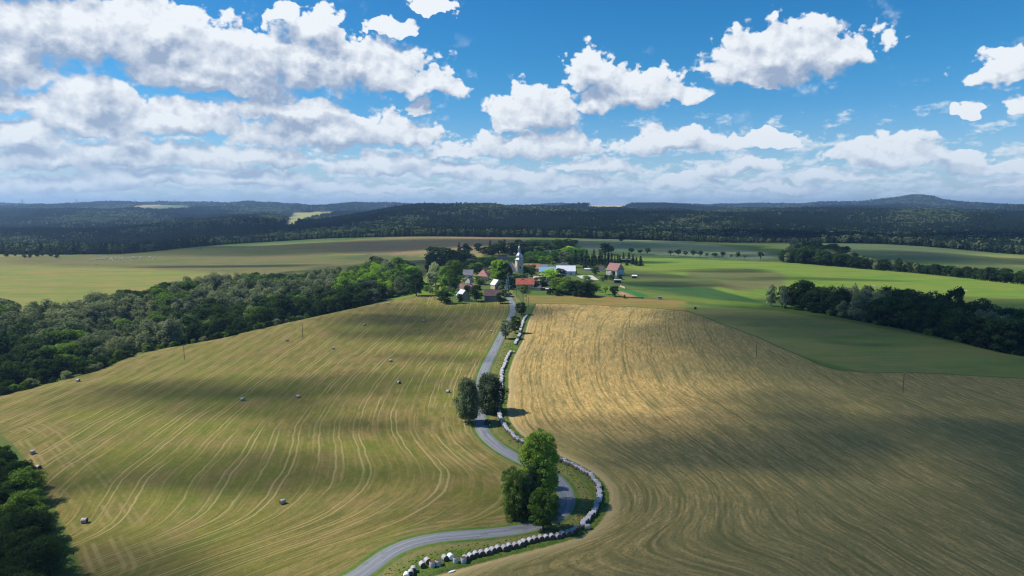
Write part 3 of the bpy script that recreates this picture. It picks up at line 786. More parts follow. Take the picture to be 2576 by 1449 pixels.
def tube(pts, rad, sides=6):
    v, f = [], []
    for i, (p, r) in enumerate(zip(pts, rad)):
        p = Vector(p); t = (Vector(pts[min(i+1, len(pts)-1)]) - Vector(pts[max(i-1, 0)])).normalized()
        u = t.orthogonal().normalized(); w = t.cross(u)
        for k in range(sides):
            a = 2*pi*k/sides; v.append(p + (u*cos(a) + w*sin(a)) * r)
    for i in range(len(pts)-1):
        for k in range(sides):
            a, b = i*sides+k, i*sides+(k+1) % sides; f.append((a, b, b+sides, a+sides))
    return v, f
def merge(parts):
    V_, F_ = [], []
    for v, f in parts:
        o = len(V_); V_ += list(v); F_ += [tuple(i+o for i in q) for q in f]
    return V_, F_
PROF = {
 'oak': lambda t: np.sqrt(np.clip(1 - ((t - .52) / .50) ** 2, 0, 1)) ** .8,
 'tall': lambda t: np.sqrt(np.clip(1 - ((t - .50) / .53) ** 2, 0, 1)) * (1 - .25 * t),
 'birch': lambda t: np.sqrt(np.clip(1 - ((t - .42) / .60) ** 2, 0, 1)) ** 1.1,
 'bush': lambda t: np.sqrt(np.clip(1 - ((t - .30) / .72) ** 2, 0, 1)),
 'poplar': lambda t: np.sqrt(np.clip(1 - ((t - .52) / .58) ** 2, 0, 1)) * (1.12 - .32 * t),
}
def make_tree(kind, seed, R, t0, ncl, nper, size, rcl, limbs=6, droop=0.0, squash=.8, lumps=.22):
    """a tree 1 m high: (crown mesh, trunk mesh)"""
    r_ = np.random.RandomState(seed)
    pr = PROF[kind]
    C = []; lob = [(r_.rand() * 2*pi, r_.rand() * .8 + .1, r_.rand()) for _ in range(7)]
    while len(C) < ncl:
        t = r_.rand(); a = r_.rand() * 2*pi; q = r_.rand() ** .45
        e = 1 + lumps * sum(math.cos(a - la) ** 3 * math.exp(-((t - lt) / .25) ** 2) * (1 if s > .35 else -1.2) for la, lt, s in lob)
        w = float(pr(np.array(t)))
        if w <= 0.02 or r_.rand() > w + .12: continue
        C.append(((R - rcl*.5) * w * q * e * cos(a), (R - rcl*.5) * w * q * e * sin(a), t0 + (1 - t0 - rcl*.7) * t + rcl * .2))
    C = np.array(C); rad = rcl * (.6 + .7 * r_.rand(len(C)))
    q, tint = leaf_mesh(C, rad, nper, size, r_, squash=squash, droop=droop)
    F = np.arange(len(q)).reshape(-1, 4)
    cm = mesh_from('crown', q, F, [None])
    a_ = cm.attributes.new('tint', 'FLOAT', 'POINT'); a_.data.foreach_set('value', tint.astype(np.float32))
    tr = .018 if kind != 'oak' else .024
    bend = r_.randn(2) * .02
    parts = [tube([(0, 0, -.03), (0, 0, .03), (bend[0], bend[1], t0 + .1), (bend[0]*2, bend[1], .55), (bend[0], 0, .86)], [tr*1.9, tr*1.25, tr, tr*.6, tr*.15], 7)]
    for i in range(limbs):
        c = C[r_.randint(len(C))]; z0 = min(t0 + .03 + r_.rand() * .35, c[2] - .02)
        parts.append(tube([(bend[0], bend[1], z0), (c[0]*.5, c[1]*.5, (z0 + c[2])/2 + .01), tuple(c * .95)], [tr*.5, tr*.32, tr*.1], 5))
    v, f = merge(parts)
    tm = mesh_from('trunk', v, f, [None], smooth=True)
    return cm, tm
def make_spruce(seed, R, layers, nper, size, t0=.06):
    r_ = np.random.RandomState(seed); cs, rr_, = [], []
    P, T = [], []
    for k in range(layers):
        t = (k + r_.rand()*.6) / layers; z = t0 + (1 - t0) * t; rad = R * (1 - t) ** .85 * (1 + .16 * r_.randn()) + .008
        nb = max(4, int(11 * (1 - t)) + 3)
        a0 = r_.rand() * 2*pi
        for j in range(nb):
            a = a0 + 2*pi*j/nb + r_.randn()*.15; L = rad * (.8 + .35 * r_.rand())
            for m in range(nper):
                u = (m + .4 + r_.rand()*.5) / nper
                P.append((cos(a)*L*u, sin(a)*L*u, z - L*u*.42 + .02, a)); T.append(r_.rand())
    P = np.array(P); n = len(P)
    a = P[:, 3]; out_ = np.stack([np.cos(a), np.sin(a), -.35 * np.ones(n)], 1); side = np.stack([-np.sin(a), np.cos(a), np.zeros(n)], 1)
    out_ += r_.randn(n, 3) * .25; side += r_.randn(n, 3) * .35
    s = size * (.7 + .6 * r_.rand(n))[:, None]; c = P[:, :3]
    q = np.stack([c - out_*s*.6, c + side*s*.6 - out_*s*.1, c + out_*s*.9, c - side*s*.6 - out_*s*.1], 1).reshape(-1, 3)
    cm = mesh_from('crown', q, np.arange(len(q)).reshape(-1, 4), [None])
    a_ = cm.attributes.new('tint', 'FLOAT', 'POINT'); a_.data.foreach_set('value', np.repeat(np.array(T) * .8, 4).astype(np.float32))
    v, f = tube([(0, 0, -.03), (0, 0, .1), (0, 0, .97)], [.016, .013, .002], 6)
    return cm, mesh_from('trunk', v, f, [None], smooth=True)
PR = {}
PR['oak'] = [make_tree('oak', 10+i, .44, .08, 38, 90, .044, .165) for i in range(5)]
PR['tall'] = [make_tree('tall', 20+i, .33, .06, 36, 84, .040, .145, squash=1.0) for i in range(5)]
PR['birch'] = [make_tree('birch', 30+i, .24, .16, 50, 40, .034, .075, droop=.7, squash=1.2) for i in range(3)]
PR['bush'] = [make_tree('bush', 40+i, .62, .02, 30, 50, .075, .22, limbs=2) for i in range(3)]
PR['apple'] = [make_tree('oak', 50+i, .46, .26, 26, 46, .060, .15) for i in range(3)]
PR['spruce'] = [make_spruce(60+i, .20, 20, 4, .055) for i in range(3)]
# the near ones carry many more, smaller leaves
PR['birch_near'] = [make_tree('birch', 70+i, .27, .13, 170, 85, .021, .066, limbs=14, droop=.9, squash=1.3, lumps=.10) for i in range(2)]
PR['oak_near'] = [make_tree('oak', 80+i, .40, .10, 130, 90, .022, .085, limbs=14) for i in range(2)]
PR['poplar_near'] = [make_tree('poplar', 93, .27, .10, 260, 80, .017, .066, limbs=20, squash=1.0, lumps=.04)]
PR['tall_near'] = [make_tree('tall', 95+i, .26, .05, 130, 90, .020, .075, limbs=14, squash=1.1) for i in range(2)]
PR['wood_near'] = [make_tree('oak', 100+i, .46, .05, 90, 75, .032, .13, limbs=6, squash=.85) for i in range(3)]
NAMES = {'oak': 'broadleaf_tree', 'tall': 'slender_tree', 'birch': 'birch_tree', 'bush': 'shrub', 'apple': 'fruit_tree', 'spruce': 'spruce_tree',
         'birch_near': 'birch_tree', 'oak_near': 'broadleaf_tree', 'poplar_near': 'aspen_tree', 'tall_near': 'slender_tree', 'wood_near': 'thicket_tree'}
for L__ in PR.values():
    for cm, tm in L__:
        cm.materials[0] = L_['mid']; tm.materials[0] = B_OAK
rt = random.Random(5)
def tree(kind, p, h, leaf='mid', label='', group=None, w=None, variant=None, bark=None):
    """a tree h metres high (w wide) standing at p"""
    vs = PR[kind]; cm, tm = vs[rt.randrange(len(vs)) if variant is None else variant % len(vs)]
    nm = NAMES[kind]
    e = link(nm, None, loc=p, rot=(0, 0, rt.random() * 6.28), label=label, category=('shrub' if kind == 'bush' else 'tree'))
    if group: e['group'] = group
    wn = {'oak': .84, 'tall': .58, 'birch': .48, 'bush': 1.24, 'apple': .92, 'spruce': .40, 'birch_near': .5, 'oak_near': .8, 'poplar_near': .54, 'tall_near': .52, 'wood_near': .92}[kind]
    sx = (w / wn) if w else h * (1.0 + .3 * rt.random())
    e.scale = (sx, sx, h)
    for n_, me_, mt_ in (('crown', cm, L_[leaf]), ('trunk', tm, bark or (B_BIRCH if 'birch' in kind else B_OAK))):
        o = link(n_, me_, e); o.material_slots[0].link = 'OBJECT'; o.material_slots[0].material = mt_
    return e
def tree_px(kind, px, py0, py1, wpx=None, leaf='mid', label='', group=None, y=None, **kw):
    """a tree whose foot is seen at (px, py0), its top at py1 and which is wpx wide there"""
    p = AT(px, y) if y else G(px, py0)
    m = MPP(*p); h = max(2.0, (PX(*p)[1] - py1) * m * 1.0)
    return tree(kind, p, h, leaf, label, group, w=(wpx * m if wpx else None), **kw)

# ---- single trees one can point to
tree_px('birch_near', 1841, 1664, 1480, 96, 'birch', 'tall birch left of the road, opposite the leaning birch', variant=0)
tree_px('birch_near', 1928, 1622, 1462, 112, 'birch', 'wide leaning birch on the verge between road and bales, right behind the black car', variant=1)
tree_px('poplar_near', 2120, 1990, 1686, 172, 'aspen', 'tallest light green tree inside the hairpin bend of the road', y=188)
tree_px('oak_near', 2022, 2040, 1836, 118, 'lit', 'bushy round tree on the left edge of the hairpin clump, beside the mown field', variant=0)
tree_px('tall_near', 2088, 2030, 1846, 96, 'birch', 'slender tree in the middle of the hairpin clump, below the tall light green one', variant=1, y=184)
tree_px('oak_near', 2140, 2088, 1920, 140, 'mid', 'dark maple at the front of the hairpin clump, trunk beside the bale row', variant=0)
tree_px('oak_near', 2172, 1930, 1858, 58, 'dark', 'small dark tree behind the hairpin clump, half over the asphalt', y=199)
tree_px('bush', 2060, 2045, 1975, 70, 'dark', 'dark brushwood at the foot of the hairpin clump')
tree_px('bush', 2012, 2046, 1998, 60, 'mid', 'green brushwood under the bushy tree beside the mown field')
tree_px('oak_near', 2068, 2038, 1872, 92, 'birch', 'grey green tree filling the middle of the hairpin clump', y=180, variant=0)
tree_px('bush', 2108, 2060, 2015, 50, 'dark', 'dark low brush between bushy tree and maple')
tree_px('oak_near', 1990, 1334, 1258, 52, 'grey', 'grey green tree at the road edge, left one of the pair before the upper bales', variant=1)
tree_px('oak_near', 2028, 1312, 1243, 52, 'dark', 'dark tree of the roadside pair, nearer the upper bales', variant=0)
tree_px('oak_near', 2053, 1240, 1190, 50, 'dark', 'round dark tree between the road and the power poles', variant=1)
tree_px('oak', 1757, 1196, 1146, 56, 'dark', 'dark round tree at the corner of the mown field, beside the blue roofed barn')
tree_px('oak', 1738, 1190, 1142, 40, 'dark', 'dark green tree leaning out of the village hedge left of the blue roofed barn')
tree_px('tall', 1809, 1194, 1155, 26, 'dark', 'small dark tree in front of the barn with the pale blue roof')
tree_px('oak', 1876, 1187, 1120, 54, 'dark', 'dark broad tree between the white car and the brown roofed barn')
tree_px('tall', 1841, 1156, 1121, 30, 'dark', 'upright dark tree in front of the pink roof')
tree_px('oak', 1971, 1195, 1150, 42, 'dark', 'round dark tree at the right corner of the brown barn, by the road')
tree_px('oak', 1992, 1168, 1137, 46, 'mid', 'green tree spreading over the road where it enters the village')
tree_px('oak_near', 1968, 1130, 1022, 92, 'fresh', 'biggest linden before the church, the left half light yellow green', variant=0)
tree_px('oak', 1985, 1132, 1032, 66, 'dark', 'dark half of the church linden, next to the nave')
tree_px('spruce', 2003, 1140, 1074, 30, 'blue', 'blue spruce left of the yellow house')
tree_px('oak_near', 1792, 1142, 1022, 84, 'mid', 'large green linden behind the pink roof', variant=1)
tree_px('tall', 1748, 1138, 1050, 50, 'fresh', 'mid green tree left of the large linden')
tree_px('oak', 1716, 1118, 1034, 54, 'pale', 'silvery willow standing out pale in the wood left of the village', y=740)
tree_px('oak', 1697, 1130, 1072, 46, 'pale', 'lower silvery willow beside the pale one')
tree_px('oak', 1640, 1165, 1072, 62, 'dark', 'dark broad oak at the head of the wood, above the mown field corner')
tree_px('bush', 1680, 1150, 1122, 30, 'fresh', 'green bush on the grassy bank above the mown field')
tree_px('oak', 1565, 1110, 1012, 78, 'mid', 'big rounded tree crown at the right end of the left wood', y=740)
tree_px('oak', 1530, 1120, 1030, 60, 'grey', 'grey green crown beside the big rounded one', y=735)
tree_px('apple', 2448, 962, 922, 34, 'dark', 'solitary dark tree on the pale field behind the village')
tree_px('birch', 3035, 1205, 1115, 54, 'pale', 'pale birch at the left end of the right hand wood')
tree_px('birch', 3085, 1214, 1120, 44, 'pale', 'second pale birch, right beside the end birch of the right hand wood')
tree_px('tall', 3118, 1218, 1118, 40, 'rust', 'rust brown half dead tree between the pale birches and the dark wood', y=575)
tree_px('oak', 3755, 1300, 1128, 80, 'dark', 'dark oak rising above the right hand wood', y=470)
tree_px('apple', 2385, 1160, 1124, 26, 'fresh', 'small orchard tree on the bright lawn right of the village')
tree_px('oak', 2420, 1168, 1126, 36, 'dark', 'dark tree at the lower right corner of the village gardens')
tree_px('apple', 2352, 1150, 1122, 26, 'fresh', 'round little tree on the lawn before the hedge')
tree_px('bush', 2459, 1175, 1160, 12, 'dark', 'grey shrub beside the red soil strip')
tree_px('bush', 2737, 1218, 1208, 12, 'dark', 'lone dark shrub on the upper edge of the stubble')
# village greenery, foot and top seen in the picture
VG = [(2165, 1104, 1060, 62, 'oak', 'bright', 'bright green tree before the long white roofed barn'), (2205, 1100, 1058, 36, 'oak', 'dark', 'dark tree at the middle of the long barn'),
 (2132, 1134, 1090, 52, 'oak', 'dark', 'dark tree between yellow house and pale pink roof'), (2200, 1150, 1092, 60, 'oak', 'mid', 'broad garden tree behind the open shed'),
 (2235, 1156, 1096, 62, 'oak', 'mid', 'broad garden tree with sunny top, right of the open shed'), (2265, 1160, 1106, 50, 'oak', 'dark', 'dark garden tree in the front hedge'),
 (2300, 1166, 1112, 52, 'oak', 'dark', 'last tall tree of the front hedge'), (2325, 1165, 1118, 40, 'tall', 'dark', 'dark tree closing the front hedge at the lawn'),
 (2310, 1105, 1086, 40, 'bush', 'mid', 'round bush on the pale slab'), (2092, 1085, 1040, 44, 'oak', 'mid', 'green tree right of the church tower'),
 (2065, 1095, 1045, 34, 'oak', 'dark', 'dark tree touching the right side of the church tower'), (2024, 1122, 1076, 46, 'oak', 'bright', 'bright tree at the foot of the church tower'),
 (2052, 1122, 1079, 40, 'oak', 'mid', 'green tree behind the red roofed yellow house'), (2065, 1143, 1122, 20, 'oak', 'dark', 'dark bush before the windows of the yellow house'),
 (1885, 1118, 1088, 34, 'oak', 'mid', 'green tree before the tiled hip roof'), (1905, 1120, 1094, 30, 'apple', 'grey', 'grey green tree before the tiled hip roof'),
 (1880, 1075, 1036, 50, 'oak', 'mid', 'green tree right of the grey roof'), (1862, 1060, 1020, 52, 'oak', 'grey', 'grey green tree behind the grey roof'),
 (1910, 1055, 1014, 60, 'oak', 'mid', 'sunny tree left of the orange roof'), (1940, 1048, 1016, 44, 'oak', 'mid', 'tree above the orange roof, left of the linden'),
 (1830, 1050, 1000, 46, 'oak', 'dark', 'dark tree behind the large linden'), (1780, 1040, 985, 44, 'oak', 'dark', 'dark tree at the upper left of the village'),
 (1808, 1012, 958, 24, 'spruce', 'spruce', 'tall dark spruce at the upper left village edge'), (1835, 1015, 962, 44, 'oak', 'dark', 'big dark crown beside the tall upper spruce'),
 (1700, 1000, 970, 44, 'oak', 'dark', 'leftmost dark tree of the clump before the mown field above the village'), (1735, 1003, 976, 44, 'oak', 'dark', 'second dark tree of the clump above the village'),
 (1760, 1006, 978, 40, 'oak', 'dark', 'third dark tree of the clump above the village'), (1715, 1045, 1002, 30, 'spruce', 'spruce', 'dark spruce over the silvery willow'),
 (1745, 1040, 1005, 44, 'oak', 'dark', 'dark tree behind the silvery willow'), (1930, 1000, 950, 26, 'spruce', 'spruce', 'dark conifer behind the slate roofed house'),
 (1985, 995, 944, 30, 'spruce', 'spruce', 'tallest conifer behind the church'), (1965, 1000, 960, 40, 'oak', 'dark', 'dark crown left of the tallest conifer'),
 (2010, 1000, 958, 46, 'oak', 'dark', 'dark crown behind the church spire'), (2040, 995, 946, 50, 'oak', 'dark', 'dark crown straight behind the church spire'),
 (2075, 995, 950, 50, 'oak', 'dark', 'dark crown right behind the church spire'), (2105, 1000, 952, 40, 'oak', 'dark', 'dark crown behind the grey gable'),
 (2120, 1004, 970, 36, 'oak', 'mid', 'round green tree beside the grey gable'), (2150, 990, 955, 34, 'tall', 'dark', 'slim dark tree between the grey gables'),
 (2195, 1000, 945, 62, 'oak', 'dark', 'large dark crown before the pale field'), (2232, 985, 942, 40, 'oak', 'dark', 'dark tree at the edge of the pale field'),
 (2262, 968, 946, 30, 'apple', 'dark', 'small dark tree standing in front of the pale field'), (2380, 1000, 958, 38, 'oak', 'dark', 'dark tree at the start of the fruit tree row'),
 (2405, 998, 972, 24, 'apple', 'dark', 'small tree next to the start of the fruit tree row'), (2240, 1010, 972, 46, 'oak', 'bright', 'bright yellow green tree behind the village'),
 (2285, 1025, 980, 52, 'oak', 'bright', 'second bright tree behind the village, before the conifers'), (2265, 1035, 985, 34, 'spruce', 'spruce', 'dark spruce between the bright trees'),
 (2220, 1035, 992, 40, 'oak', 'grey', 'grey green tree behind the dark hip roof'), (2250, 1050, 1010, 34, 'oak', 'dark', 'dark tree at the end of the long barn'),
 (2262, 1075, 1040, 18, 'spruce', 'spruce', 'narrow dark conifer at the gable of the long barn'), (2345, 1080, 1050, 28, 'oak', 'mid', 'green tree left of the white house'),
 (2415, 1083, 1068, 16, 'bush', 'dark', 'dark bush before the white house'), (2385, 1098, 1084, 20, 'bush', 'dark', 'dark shrub under the white house'),
 (2410, 1100, 1084, 22, 'bush', 'dark', 'dark shrub right under the white house'), (2440, 1098, 1082, 24, 'bush', 'dark', 'dark shrub beside the dark shed'),
 (2370, 1104, 1090, 18, 'bush', 'mid', 'green shrub at the slab corner'), (2060, 1150, 1128, 30, 'bush', 'mid', 'bushes at the left corner of the yellow house'),
 (2455, 1020, 995, 14, 'spruce', 'spruce', 'small spruce left behind the open cattle shed'), (2476, 1020, 994, 16, 'spruce', 'spruce', 'small spruce behind the open cattle shed'),
 (2492, 1038, 1004, 20, 'spruce', 'spruce', 'spruce at the right of the open cattle shed'), (2505, 1042, 1012, 18, 'spruce', 'spruce', 'spruce right of the cattle shed'),
 (2522, 1044, 1010, 22, 'spruce', 'spruce', 'last spruce right of the cattle shed'), (2468, 1042, 1018, 14, 'spruce', 'spruce', 'small spruce before the cattle shed')]
for px, b, t, w, kd, lf, lb in VG: tree_px(kd, px, b + 3, t - 2, w * (1.25 if kd != 'spruce' else 1.1), lf, lb)
rv_ = random.Random(9)
for px, b in [(2290, 1040), (2303, 1050), (2318, 1044), (2330, 1052), (2345, 1046), (2356, 1055), (2370, 1048), (2382, 1040), (2394, 1050), (2408, 1044), (2420, 1050), (2432, 1046), (2440, 1054), (2310, 1030), (2338, 1032), (2362, 1030), (2395, 1032)]:
    tree_px('spruce', px, b + 4, b - 40 - rv_.random() * 14, 22, 'spruce', 'dark conifer in the dense planting left of the white house', 'dark conifers planted between the long barn and the cattle shed')
for i in range(26):      # the sunny thicket behind the church
    px = 2065 + 135 * rv_.random(); b = 1014 + 26 * rv_.random()
    tree_px('oak', px, b, b - 26 - rv_.random() * 8, 34, rv_.choice(['bright', 'fresh', 'fresh', 'mid']), 'light green tree in the thicket between church and long barn roofs', 'light green trees in the thicket behind the church')
for i in range(26):      # dark belt behind
    px = 1880 + 350 * rv_.random(); b = 990 + 18 * rv_.random()
    tree_px('oak' if i % 3 else 'spruce', px, b, b - 30 - rv_.random() * 14, 36 if i % 3 else 20, 'dark' if i % 3 else 'spruce', 'dark tree in the belt behind the village', 'dark trees in the belt behind the village')
for i in range(22):
    px = 1690 + 170 * rv_.random(); b = 1020 + 60 * rv_.random()
    tree_px('oak', px, b, b - 34 - rv_.random() * 12, 40, rv_.choice(['dark', 'dark', 'mid']), 'dark tree in the thicket at the left side of the village', 'dark trees at the left side of the village')
for i in range(14):
    px = 1640 + 150 * rv_.random(); b = 1140 + 26 * rv_.random()
    tree_px('bush', px, b, b - 14 - rv_.random() * 10, 22, rv_.choice(['mid', 'fresh', 'grey']), 'green bush on the grassy bank between wood and village', 'bushes on the bank between wood and village')
for i in range(16):
    px = 2160 + 190 * rv_.random(); b = 1150 + 14 * rv_.random()
    tree_px('bush', px, b + 4, b - 16 - rv_.random() * 8, 24, 'dark', 'dark bush in the hedge along the front gardens', 'bushes in the hedge along the front gardens')
# filling green between the houses, kept clear of the fronts one sees
FRONTS = [(2028, 1092, 2112, 1146), (1905, 1135, 1975, 1188), (1806, 1108, 1870, 1150), (1780, 1138, 1826, 1184), (1914, 1100, 1958, 1140), (1874, 1062, 1924, 1092), (1824, 1062, 1862, 1086),
          (2120, 1044, 2264, 1086), (2084, 1076, 2160, 1112), (2362, 1030, 2434, 1084), (2024, 960, 2066, 1085), (1996, 1040, 2030, 1082), (2094, 1110, 2180, 1146), (2266, 1080, 2360, 1104), (1984, 1140, 2012, 1200), (2058, 1032, 2150, 1052), (2188, 1028, 2252, 1048), (1950, 1002, 2002, 1022), (2090, 990, 2205, 1006), (2420, 1060, 2510, 1120), (1826, 1166, 1856, 1180), (2212, 1126, 2250, 1150)]
nfill = 0
while nfill < 95:
    px = rv_.uniform(1770, 2345); b = rv_.uniform(1034, 1150)
    if b > 1120 and 2010 < px < 2110: continue
    if px > 2270 and b < 1110: continue
    if px < 1850 and b < 1060: continue
    w = rv_.uniform(22, 40); h = rv_.uniform(16, 34)
    if any(px + w*.42 > q[0] and px - w*.42 < q[2] and b > q[1] + 6 and b - h < q[3] - 2 for q in FRONTS): continue
    k_ = rv_.choice(['oak', 'oak', 'tall', 'bush'])
    tree_px(k_, px, b, b - h * (.6 if k_ == 'bush' else 1), w, rv_.choice(['mid', 'dark', 'dark', 'fresh', 'mid', 'grey']), 'garden %s among the village houses' % ('shrub' if k_ == 'bush' else 'tree'), 'greenery between the village houses'); nfill += 1
# orchard row
ORDL = ['leftmost', 'second', 'third']
for i, xz in enumerate([275, 328, 372, 505, 550, 592, 637, 680, 718, 765, 810, 860, 900, 937, 1032]):
    px = 2300 + xz / 1.487; pb = 740 + (384 + (xz - 275) * .045) / 1.487
    hh = [22, 18, 25, 20, 25, 20, 24, 22, 16, 18, 24, 16, 26, 18, 30][i]
    tree_px('apple', px, pb + 2, pb - hh, [26, 24, 26, 24, 30, 20, 28, 26, 16, 26, 24, 12, 20, 20, 26][i], 'dark' if i not in (11, 13) else 'grey',
            'small fruit tree in the loose row beside the pale field' if 0 < i < 14 else ('first fruit tree of the row, nearest the village' if i == 0 else 'last fruit tree of the row, standing apart from the others'), 'fruit trees in the row beside the pale field')

# ---- woods: many trees; the ones seen largest are single things, the rest one mass
def scatter_pts(cond, x0, x1, y0, y1, d, r_, maxn=20000):
    """points about d apart inside a condition"""
    nx, ny = int((x1-x0)/d), int((y1-y0)/d)
    gxx, gyy = np.meshgrid(np.arange(nx), np.arange(ny)); gxx = gxx.ravel(); gyy = gyy.ravel()
    x = x0 + (gxx + .5 * (gyy % 2) + r_.uniform(-.36, .36, gxx.shape)) * d; y = y0 + (gyy + r_.uniform(-.36, .36, gxx.shape)) * d
    k = cond(x, y); return x[k], y[k]
def wob(x, y, s):   # cheap smooth noise, 0..1
    return .5 + .25 * (np.sin(x/s*1.3 + 2*np.sin(y/s*.7)) + np.sin(y/s*1.1 + 1.7*np.sin(x/s*.9 + 1)))
WOODS = []          # x, y, h, w, leafclass, kind
rw_ = np.random.RandomState(3)
def lw(x, y):
    c = bearing(x, y); K = kval(_KY, c)
    m = (c > -260) & (c < 1640) & (y > K[:, 4] + 9) & (y < K[:, 7] - np.where(c > 1250, 0, 12))
    return m & ~((c > 1420) & (y < K[:, 4] + 40 + (c - 1420) * .25))
x, y = scatter_pts(lw, -420, 0, 280, 880, 10.4, rw_)
c = bearing(x, y); K = kval(_KY, c)
fr = (y - K[:, 4]) / np.maximum(1, K[:, 7] - K[:, 4])
n = len(x); tp = wob(x, y, 38) + rw_.randn(n) * .12
hh = 13 + 8 * np.clip(fr * 1.6, 0, 1) + rw_.randn(n) * 3.4
hh = np.where(fr < .06, 6 + rw_.rand(n) * 4, hh)
WL = dict(x=x, y=y, h=np.clip(hh, 4, 25), kind=np.where(tp > .42, 'tall', 'oak'), leaf=np.where(tp > .50, 'grey', np.where(tp > .38, 'birch', np.where(tp > .28, 'mid', 'dark'))))
WL['leaf'] = np.where((c > 1330) & (fr > .35) & (fr < .8), np.where(rw_.rand(n) > .4, 'fresh', 'mid'), WL['leaf'])
WL['leaf'] = np.where((fr < .16) & (c > 700), 'dark', WL['leaf'])
TOPL = [(-300, 1225), (0, 1192), (250, 1195), (330, 1180), (450, 1150), (600, 1135), (700, 1110), (830, 1085), (1000, 1075), (1150, 1085), (1300, 1065), (1400, 1060), (1500, 1022), (1600, 1028), (1650, 1060)]
_tp = PX(x, y, zf(x, y) + WL['h'])[1]; _lim = np.interp(c, *zip(*TOPL)) + rw_.randn(n) * 9
WL['h'] = np.where((_tp < _lim) & (_tp > _lim - 26), np.maximum(5, WL['h'] - (_lim - _tp) * MPP(x, y, 0)), WL['h'])
_k = _tp > _lim - 26
WL = {k_: v_[_k] for k_, v_ in WL.items()}
def rwood(x, y):
    c = bearing(x, y); K = kval(_KY, c)
    return (c > 3085) & (c < 4500) & (y > K[:, 4] + 8) & (y < K[:, 4] + 8 + np.clip((c - 3060) * .25, 12, 95))
x, y = scatter_pts(rwood, 180, 460, 300, 680, 8.4, rw_)
c = bearing(x, y); K = kval(_KY, c); n = len(x); tp = wob(x + 90, y, 22) + rw_.randn(n) * .15
hh = 17 + 5 * np.clip((y - K[:, 4]) / 50, 0, 1) + rw_.randn(n) * 2.6
WR = dict(x=x, y=y, h=np.clip(hh, 8, 27), kind=np.where(tp > .62, 'birch', np.where(tp > .4, 'tall', 'oak')), leaf=np.where(tp > .66, 'grey', 'dark'))
def rbelt(x, y):
    c = bearing(x, y); K = kval(_KY, c)
    w = np.interp(c, [3060, 3110, 3300, 3400, 4200], [60, 250, 230, 90, 80])
    return (c > 3080) & (c < 4400) & (y > K[:, 9] + 6) & (y < K[:, 9] + w)
x, y = scatter_pts(rbelt, 250, 760, 640, 1280, 11, rw_)
c = bearing(x, y); n = len(x); tp = wob(x, y + 60, 30) + rw_.randn(n) * .12
hh = np.interp(c, [3060, 3150, 3300, 3400, 3600, 4100], [12, 22, 20, 15, 12, 15]) + rw_.randn(n) * 2
WB = dict(x=x, y=y, h=np.clip(hh, 6, 26), kind=np.where(tp > .5, 'tall', 'oak'), leaf=np.where(tp > .68, 'grey', 'dark'))
# lower left wood, close to the camera
LLP = np.array(P2([(-60, 1795), (0, 1812), (60, 1838), (140, 1935), (185, 2035), (215, 2115), (262, 2205), (285, 2268)]) + [(-88, 108), (-96, 80), (-190, 80), (-230, 150), (-260, 235)])
x, y = scatter_pts(lambda x, y: inside(x + 2.6, y + .8, LLP), -260, -60, 80, 250, 5.0, rw_)
n = len(x); tp = wob(x, y, 14) + rw_.randn(n) * .2
WN = dict(x=x, y=y, h=np.clip(7.8 + rw_.randn(n) * 1.3, 5, 11), kind=np.array(['wood_near'] * n), leaf=np.where(tp > .60, 'mid', 'dark'))
def where_left(W, i, p):
    f = (W['y'][i] - key(p, 4)) / max(1, key(p, 7) - key(p, 4))
    return '{c} {k} tree, %s of the long wood, %s' % ('front row' if f < .18 else 'middle' if f < .6 else 'back row',
        'at the left picture border' if p < 150 else 'near the hunting hide' if p < 420 else 'behind the leftmost pole' if p < 760 else 'left of the crest pole' if p < 1050 else 'behind the crest pole' if p < 1280 else 'nearest the village')
def where_right(W, i, p):
    f = W['y'][i] - key(p, 4)
    return '{c} {k} tree, %s of the meadow wood, %s' % ('front row' if f < 25 else 'inner part', 'near the pale birches' if p < 3300 else 'left of the dark oak' if p < 3700 else 'below the dark oak' if p < 3850 else 'at the right border')
def where_belt(W, i, p):
    return '{c} {k} tree in the far belt, %s' % ('in its thick left clump' if p < 3330 else 'in the thin middle stretch' if p < 3700 else 'towards the right picture border')
def where_near(W, i, p):
    return '{c} {k} tree in the corner thicket, %s' % ('beside the bale on its upper edge' if W['y'][i] > 180 else 'halfway along the field edge' if W['y'][i] > 155 else 'at the lower picture edge')
def place_wood(W, where, group, limit, edge_labels=None):
    z = zf(W['x'], W['y'])
    px, py = PX(W['x'], W['y'], z); pt = PX(W['x'], W['y'], z + W['h'])[1]
    size = (py - pt) * np.where((px > -60) & (px < 4092) & (pt < 2290), 1, .01)
    order = np.argsort(-size)
    for i in order[:limit]:
        i = int(i)
        shape = {'oak': 'round topped', 'tall': 'tall narrow', 'birch': 'white stemmed', 'wood_near': 'low spreading'}[str(W['kind'][i])]
        tree(str(W['kind'][i]), (W['x'][i], W['y'][i], z[i] - .2), float(W['h'][i]), str(W['leaf'][i]), where(W, i, px[i]).replace('{k}', shape).replace('{c}', {'grey': 'grey green', 'birch': 'greyish', 'mid': 'green', 'dark': 'dark green', 'fresh': 'fresh green', 'pale': 'pale'}[str(W['leaf'][i])]), group)
    return {k: v[order[limit:]] for k, v in W.items()}
rest = [place_wood(WL, where_left, 'trees of the long wood beyond the mown field', 260),
        place_wood(WR, where_right, 'trees of the wood behind the green meadow', 110),
        place_wood(WB, where_belt, 'trees of the belt beyond the village pasture', 90),
        place_wood(WN, where_near, 'trees of the thicket at the lower left', 130)]
